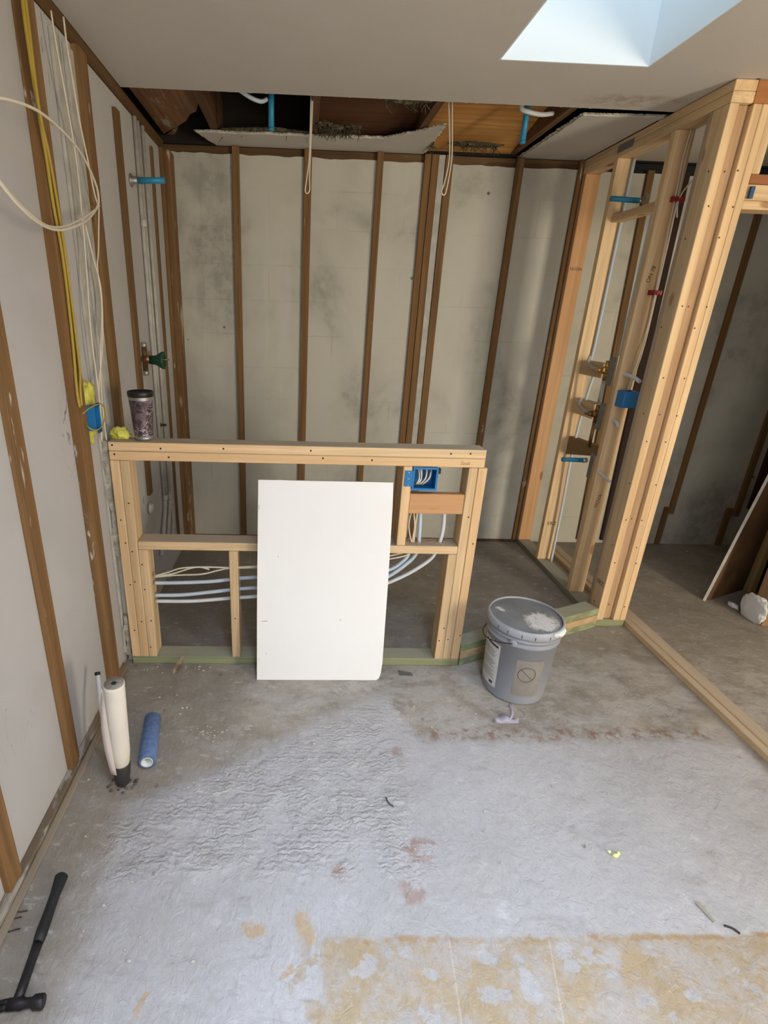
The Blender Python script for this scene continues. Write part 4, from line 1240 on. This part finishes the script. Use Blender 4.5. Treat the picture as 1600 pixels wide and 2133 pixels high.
obj('lid_rim', B().lathe([(.1455, .350), (.1455, .341), (.1545, .341), (.1570, .346), (.1570, .368), (.1530, .376), (.1475, .377), (.1462, .3755), (.1460, .3695), (.1455, .350)], bk, 96, cap0=False, cap1=False), plain('lid_rim', (.36, .375, .40), .4, noise_=(8, .88)), e)
obj('seal_groove', B().lathe([(.1437, .3660), (.1437, .3690), (.1461, .3690), (.1461, .3660)], bk, 96, cap0=False, cap1=False), M_black, e)
# tabs cut in the lid skirt
for a in (205, 222, 243, 262, 285, 305):
    ca, sa = math.cos(R_(a)), math.sin(R_(a))
    b = B().tube([bk + Vector((ca * .1568, sa * .1568, .348)), bk + Vector((ca * .1568, sa * .1568, .362))], .0016, 6, False)
    obj('lid_slit', b, M_black, e)
# drip of plaster on the rim
b = B()
for a, zz_, r_ in ((300, .366, .012), (306, .362, .014), (312, .364, .013), (318, .366, .010), (292, .369, .008), (309, .352, .009), (298, .357, .006)):
    b.blob(bk + Vector((math.cos(R_(a)) * .1555, math.sin(R_(a)) * .1555, zz_)), (r_, r_, r_ * .9), .5, 2, 2, seed=a)
obj('plaster_drip', b, M_plast, e)


def patch(name, a0, a1, z0, z1, mat, par, r_at, off=.0006, n=24):
    vs, fs = [], []
    for k in range(n + 1):
        a = R_(a0 + (a1 - a0) * k / n)
        for z in (z0, z1):
            rr_ = r_at(z) + off
            vs.append(bk + Vector((math.cos(a) * rr_, math.sin(a) * rr_, z)))
    for k in range(n): fs.append((2 * k, 2 * k + 2, 2 * k + 3, 2 * k + 1))
    return obj(name, B().add(vs, fs, True), mat, par)


rb_ = lambda z: .1325 + (z - .012) * (.012 / .288)
lb = patch('label', 160, 213, .045, .265, plain('paper_label', (.62, .62, .60), .6, noise_=(25, .92)), e, rb_)
ink = plain('label_print', (.22, .22, .21), .7); k = 0
for i in range(17):
    z = .085 + i * .0088
    if i in (5, 11): continue
    patch('label_text_line', 166 + (i * 7 % 5), 207 - (i * 5 % 9), z, z + .0035, ink, lb, rb_, .0010, 8)
patch('label_mark', 172, 209, .245, .256, plain('label_black', (.04, .04, .04), .6), lb, rb_, .0010, 8)
patch('label_mark', 197, 206, .056, .070, plain('label_black2', (.05, .05, .05), .6), lb, rb_, .0010, 6)
st = patch('sticker', 243, 290, .05, .235, plain('brown_residue', (.245, .225, .20), .8, noise_=(18, .86)), e, rb_)
# prohibition sign: ring with slash around a hand-like glyph
def ring_on(a_c, z_c, r0, mat, par):
    b = B(); ps = []
    for k in range(33):
        t_ = 2 * PI * k / 32
        a = R_(a_c) + math.cos(t_) * r0 / .14; z = z_c + math.sin(t_) * r0
        ps.append(bk + Vector((math.cos(a) * (rb_(z) + .0012), math.sin(a) * (rb_(z) + .0012), z)))
    b.tube(ps, .0012, 6, False)
    q_ = []
    for k in range(5):
        t_ = -1 + k / 2
        a = R_(a_c) - t_ * .7 * r0 / .14; z = z_c + t_ * .7 * r0
        q_.append(bk + Vector((math.cos(a) * (rb_(z) + .0012), math.sin(a) * (rb_(z) + .0012), z)))
    b.tube(q_, .0012, 6, False)
    obj('warning_mark', b, mat, par)


ring_on(263, .165, .036, plain('mark_ink', (.09, .075, .06), .8), st)
# handle ear and bail
ea = R_(232)
ec = bk + Vector((math.cos(ea) * .150, math.sin(ea) * .150, .311))
obj('ear', B().lathe([(.001, -.004), (.016, -.004), (.016, .004), (.012, .008), (.001, .008)], ec, 18, axis=(math.cos(ea), math.sin(ea), 0)), M_bkt, e)
obj('ear', B().lathe([(.001, -.004), (.016, -.004), (.016, .004), (.012, .008), (.001, .008)], bk * 2 - ec + Vector((0, 0, .622)), 18, axis=(-math.cos(ea), -math.sin(ea), 0)), M_bkt, e)
ps = []
for k in range(13):
    a = ea - PI * k / 12
    dip = math.sin(PI * k / 12)
    ps.append(bk + Vector((math.cos(a) * (.158 + .004 * dip), math.sin(a) * (.158 + .004 * dip), .311 - .06 * dip)))
obj('bail', B().tube(ps, .0021, 8), M_nail, e)

# clear plastic strip at the bucket
s = N('clear_wrap'); s.b.inputs['Transmission Weight'].default_value = .35; s.b.inputs['Alpha'].default_value = .75
M_wrap = s.out((.60, .57, .68), .15, spec=.8)
f0 = oZ(0, 1030, 1508); f1 = oZ(0, 1082, 1508); f2 = oZ(0, 1066, 1470)
b = B(); rs = random.Random(2)
row = []
cols = 12
for k in range(cols + 1):
    u_ = k / cols; c_ = f0.lerp(f1, u_); row.append([c_ + Vector((0, .002, .001)), c_ + Vector((0, .015, .014 + .008 * math.sin(u_ * 14))), c_ + Vector((.002, .05 * math.sin(PI * u_) + .006, .003))])
vs = [v for r_ in row for v in r_]; fs = []
for k in range(cols):
    for j in range(2): fs.append((k * 3 + j, k * 3 + 3 + j, k * 3 + 4 + j, k * 3 + 1 + j))
b.add(vs, fs, True)
vs = []; fs = []
for k in range(9):
    u_ = k / 8; c_ = (f0.lerp(f1, .62) + Vector((0, .01, .006))).lerp(f2 + Vector((.0, -.002, .010)), u_) + Vector((.008 * math.sin(u_ * 5), 0, .012 * math.sin(PI * u_)))
    vs += [c_ + Vector((-.007, 0, 0)), c_ + Vector((0, 0, .008)), c_ + Vector((.007, 0, 0))]
for k in range(8):
    for j in range(2): fs.append((k * 3 + j, k * 3 + 3 + j, k * 3 + 4 + j, k * 3 + 1 + j))
b.add(vs, fs, True)
b.tube([f1.lerp(f0, .3) + Vector((0, .02, .004)), f1 + Vector((.03, .03, .002)), f1 + Vector((.045, .06, .002)), f1 + Vector((.035, .085, .002))], .0012, 6)
o = obj('plastic_wrap', b, M_wrap); tag(o, 'crumpled clear plastic strip lying in front of the bucket', 'plastic')
m_ = o.modifiers.new('s', 'SOLIDIFY'); m_.thickness = .0004

# ------------------------------------------------------------------ things on the floor, left
# white foam wrapped stub rising from the slab
bs = Vector((-.592, 1.362, 0))
tz = None


def zfor(x, y, py):
    lo, hi = 0., 2.
    for _ in range(40):
        mid = (lo + hi) / 2
        qv = RM.transposed() @ (Vector((x, y, mid)) - Vector((0, 0, H)))
        yy = CY - F * qv.z / qv.y
        if yy > py: lo = mid
        else: hi = mid
    return lo


# lean slightly back and to the right: top centre seen at (237,1424)
zt_ = .40
tp_ = None
for k in range(60):
    z_ = .2 + k * .006
    g_ = oZ(z_, 237, 1424)
    if tp_ is None or (g_ - Vector((bs.x, bs.y, z_))).length < (tp_ - Vector((bs.x, bs.y, tp_.z))).length: tp_ = g_
dirv = (tp_ - bs)
e = empty('foam_wrapped_pipe', bs); tag(e, 'cream foam wrapped pipe stub standing out of the floor by the left wall', 'pipe')
L_ = dirv.length
M_sleeve = plain('cream_sleeve', (.72, .66, .56), .7, noise_=(9, .93), bump=(25, .15, .003))
a_ = dirv.normalized()
rS = .033
obj('sleeve', B().lathe([(.018, .085), (rS * .85, .095), (rS, .15), (rS, L_ - .01), (rS, L_), (.0085, L_)], bs, 36, axis=a_), M_sleeve, e)
obj('end_disc', B().lathe([(.0087, .0001), (rS * .92, .0001), (rS * .92, .0012), (.0087, .0012)], bs + a_ * L_, 30, axis=a_), plain('grey_foam', (.32, .29, .26), .9, noise_=(60, .7)), e)
obj('pipe_bore', B().lathe([(.0001, 0), (.0080, 0), (.0080, .003), (.0001, .003)], bs + a_ * L_, 20, axis=a_), M_black, e)
obj('black_boot', B().lathe([(.014, 0), (.022, .01), (.028, .05), (.031, .095), (.029, .10)], bs, 24, axis=a_), plain('black_tape', (.03, .03, .03), .6, bump=(40, .6, .006)), e)
# overlapping flap seam on the sleeve
side = a_.cross(Vector((0, 0, 1)))
u_ = Vector((-.75, -.66, 0)); u_ = (u_ - a_ * u_.dot(a_)).normalized(); w_ = a_.cross(u_)
b = B(); vs = []; fs = []
nn_ = 14
for k in range(nn_ + 1):
    t_ = k / nn_
    h_ = .075 + (L_ - .085) * t_
    spread_ = math.sin(PI * (t_ * .94 + .03))
    for a2, ro in ((-.2 + .9 * (1 - t_), rS + .001), (-.45 + .6 * (1 - t_), rS + .004 + .014 * spread_), (-1.0 + .4 * (1 - t_), rS + .004 + .012 * spread_), (-1.6, rS - .001)):
        vs.append(bs + a_ * h_ + (u_ * math.cos(a2) + w_ * math.sin(a2)) * ro)
for k in range(nn_):
    for j in range(3): fs.append((k * 4 + j, k * 4 + 4 + j, k * 4 + 5 + j, k * 4 + 1 + j))
o = obj('flap', B().add(vs, fs, True), plain('flap_skin', (.56, .49, .45), .7), e)
m_ = o.modifiers.new('s', 'SOLIDIFY'); m_.thickness = .002
# rubble at its foot
b = B(); rs = random.Random(12)
for k in range(20):
    a = rs.random() * 6.28; d0 = .018 + rs.random() * .035
    b.blob(bs + Vector((math.cos(a) * d0, math.sin(a) * d0 * .9 - .01, .003)), (.003 + .004 * rs.random(), .004, .004), .8, 2, 2, flat=.003, seed=k)
o = obj('rubble', b, plain('dark_rubble', (.15, .12, .09), .95, noise_=(60, .5))); tag(o, 'dark crumbs of broken concrete around the foam wrapped pipe foot', 'rubble', kind='stuff')
# thin clear tube beside it
ct = [oX(XL + .045, 213, 1480), oX(XL + .035, 205, 1440), oX(XL + .03, 203, 1402)]
ct0 = Vector((-.625, 1.42, .0))
e = empty('clear_tube', ct0); tag(e, 'thin translucent tube with black plug standing behind the foam wrapped pipe', 'pipe')
s = N('translucent_tube'); s.b.inputs['Transmission Weight'].default_value = .5
M_tr = s.out((.75, .78, .80), .25)
tt = [Vector((-.625, 1.425, .0)), Vector((-.64, 1.46, .08))]
best = None
gt = oX(-.735, 203, 1402); gm = oX(-.71, 210, 1470)
obj('tube', B().tube([tt[0], tt[0].lerp(gm, .5) + Vector((-.01, 0, -.01)), gm, gt], .0085, 12), M_tr, e)
obj('plug', B().lathe([(.0095, -.008), (.0105, -.006), (.0105, .004), (.0001, .005)], gt, 16, axis=(gt - gm)), M_black, e)

# blue roller sleeve
r0, r1_ = oZ(.033, 318, 1500), oZ(.033, 306, 1588)
ax = (r1_ - r0).normalized(); Lr = .225
c0 = r1_ - ax * Lr; c0.z = r1_.z = .0325
ax = (r1_ - c0).normalized()
e = empty('roller_sleeve', (c0 + r1_) / 2 - Vector((0, 0, .0325))); tag(e, 'blue paint roller sleeve lying on the floor near the left wall', 'roller')
obj('nap', B().lathe([(.027, 0), (.0315, .005), (.032, Lr - .005), (.027, Lr), (.0215, Lr - .001), (.0215, .001)], c0, 36, axis=ax, cap0=False, cap1=False), plain('blue_nap', (.13, .20, .37), .95, noise_=(60, .7), bump=(160, .9, .004)), e)
obj('core_tube', B().lathe([(.0213, -.001), (.0213, Lr + .001), (.0188, Lr + .001), (.0188, -.001), (.0213, -.001)], c0, 32, axis=ax, cap0=False, cap1=False), plain('roller_core', (.62, .66, .62), .5), e)

# hammer
hd = Vector((-.640, .738, .016))
he = oZ(.018, 129, 1822)
e = empty('hammer', (hd.x, hd.y, 0)); tag(e, 'black framing hammer lying at the lower left by the wall', 'hammer')
M_iron = plain('dark_iron', (.035, .033, .036), .45, .6, noise_=(25, .6))
M_grip = plain('black_grip', (.012, .013, .015), .55, bump=(60, .3, .003))
dv = (he - hd); Lh = dv.length; dv.normalize(); sd = dv.cross(Vector((0, 0, 1))).normalized()


def oval(pts, m, nm):
    rings = []
    for t_, w_, h_ in pts:
        c_ = hd + dv * (t_ * Lh); c_.z = .0165
        rings.append([c_ + sd * math.cos(2 * PI * k / 16) * w_ + Vector((0, 0, 1)) * math.sin(2 * PI * k / 16) * h_ for k in range(16)])
    obj(nm, B().rings(rings), m, e)


oval([(0.0, .011, .011), (.12, .0115, .0105), (.30, .0115, .010), (.42, .0125, .012)], M_iron, 'shank')
oval([(.42, .0125, .0135), (.5, .0150, .015), (.70, .0135, .014), (.82, .0135, .014), (.93, .0165, .0155), (.985, .0185, .016), (1.0, .014, .013)], M_grip, 'grip')
hx = sd if sd.x > 0 else -sd
b = B()
b.rings([[hd + hx * t_ + (dv * math.cos(2 * PI * k / 18) + Vector((0, 0, 1)) * math.sin(2 * PI * k / 18)) * r_ for k in range(18)] for t_, r_ in
         ((-.02, .0125), (.012, .0135), (.020, .0105), (.034, .0105), (.040, .0155), (.060, .016), (.063, .013))])
obj('head', b, M_iron, e)
cl = B()
for sg in (-1, 1):
    rings = []
    for k in range(8):
        t_ = k / 7
        c_ = hd - hx * (.018 + .065 * t_) + dv * (sg * (.004 + .007 * t_)) * 1 + Vector((0, 0, -.003 * t_)) - dv * .018 * t_ * t_
        rings.append([c_ + dv * math.cos(2 * PI * q_ / 8) * (.0075 - .004 * t_) + Vector((0, 0, 1)) * math.sin(2 * PI * q_ / 8) * (.010 - .0075 * t_) for q_ in range(8)])
    cl.rings(rings)
obj('claw', cl, M_iron, e)

# nails by the hammer
for k, (a, c_, lab) in enumerate((((22, 1902), (57, 1897), 'rusty nail on the floor by the hammer, uppermost of three'), ((8, 1918), (45, 1910), 'rusty nail by the hammer, middle of three'), ((3, 1945), (42, 1934), 'rusty nail by the hammer, lowest of three'))):
    o = obj('nail', B().tube([oZ(.003, *a), oZ(.003, *c_)], .0018, 8, False).lathe([(.004, 0), (.004, .0014)], oZ(.003, *a), 8, axis=(oZ(.003, *c_) - oZ(.003, *a))), M_nail)
    tag(o, lab, 'nail', 'rusty nails by the hammer')
# shim
sp = [oZ(.0395, 389, 1356), oZ(.0395, 372, 1366), oZ(.0, 360, 1408), oZ(.02, 378, 1384)]
a = oY(YH - .006, 383, 1366); bq = oZ(.002, 361, 1406)
o = obj('wood_shim', B().prism([Vector((a.x - .012, YH - .006, .045)), Vector((a.x + .012, YH + .004, .055)), Vector((bq.x + .02, bq.y + .015, .015)), Vector((bq.x, bq.y, .001)), Vector((bq.x - .004, bq.y + .014, .016))], (0, -.003, 0.001)), wood('shim_wood', (.36, .28, .19), 2))
tag(o, 'thin splintered wood shim leaning over the front of the half wall plate', 'shim')
# splinters and bits
o = obj('wood_splinter', B().prism([oZ(.001, 1449, 1883), oZ(.001, 1456, 1879), oZ(.001, 1490, 1920), oZ(.001, 1486, 1922)], (0, 0, .003)), plain('splinter', (.33, .31, .24), .9)); tag(o, 'pale wood splinter on the grey floor at the lower right', 'splinter')
o = obj('dark_splinter', B().tube([oZ(.003, 1509, 1928), oZ(.003, 1527, 1934), oZ(.003, 1542, 1945)], .003, 6), M_nail); tag(o, 'small dark twig like sliver right of the pale splinter', 'splinter')
b = B().blob(oZ(.005, 1269, 1774), (.006, .005, .005), .5, 2, 2, flat=.004).blob(oZ(.005, 1282, 1782), (.010, .007, .005), .5, 2, 2, flat=.004, seed=3).blob(oZ(.005, 1288, 1777), (.006, .006, .005), .5, 2, 2, flat=.004, seed=7)
o = obj('foam_crumb', b, plain('pale_yellow_foam', (.80, .82, .35), .8)); tag(o, 'pale yellow foam crumb alone on the grey floor', 'foam')
o = obj('wire_offcut', B().tube([oZ(.003, 804, 1661), oZ(.003, 810, 1673), oZ(.003, 820, 1680)], .0025, 6), plain('dark_wire', (.07, .08, .07), .7)); tag(o, 'short dark wire offcut in the middle of the floor', 'wire')
o = obj('grey_flake', B().prism([oZ(.001, 829, 1397), oZ(.001, 857, 1402), oZ(.001, 860, 1408), oZ(.001, 832, 1407)], (0, 0, .003)), plain('flake', (.13, .13, .11), .9)); tag(o, 'dark grey flake on the floor right of the leaning offcut', 'flake')
o = obj('foam_crumb', B().blob(oZ(.004, 1431, 1149), (.012, .008, .006), .5, 2, 2, flat=.004), plain('dull_yellow', (.5, .47, .2), .9)); tag(o, 'small yellowish crumb on the dark floor beyond the doorway', 'foam')
# plaster crumbs
b = B(); rs = random.Random(21)
cl_ = [((430, 1525), 40, 18, 26), ((350, 1480), 60, 40, 14), ((300, 1395), 60, 8, 14), ((410, 1640), 30, 10, 10), ((300, 1960), 120, 120, 22), ((560, 1640), 300, 100, 40), ((150, 1640), 60, 60, 10), ((420, 1395), 60, 8, 12), ((900, 1480), 200, 40, 14), ((1000, 1750), 400, 180, 26), ((1045, 1150), 30, 10, 12), ((160, 1900), 60, 40, 8)]
for (c_, sx, sy, n) in cl_:
    for k in range(n):
        q_ = oZ(.002, c_[0] + rs.gauss(0, .5) * sx, c_[1] + rs.gauss(0, .5) * sy)
        if q_.x < XL + .06 or q_.y > YH - .02 and q_.x < .8 or (q_.x < -.55 and q_.y < 1.08): continue
        r_ = .0018 + .0035 * rs.random() ** 2
        b.blob(q_, (r_ * 1.4, r_, r_), .5, 2, 1, flat=.0015, seed=k)
o = obj('plaster_crumbs', b, plain('crumb', (.46, .42, .36), .95)); tag(o, 'tiny plaster crumbs scattered over the concrete floor', 'crumbs', kind='stuff')
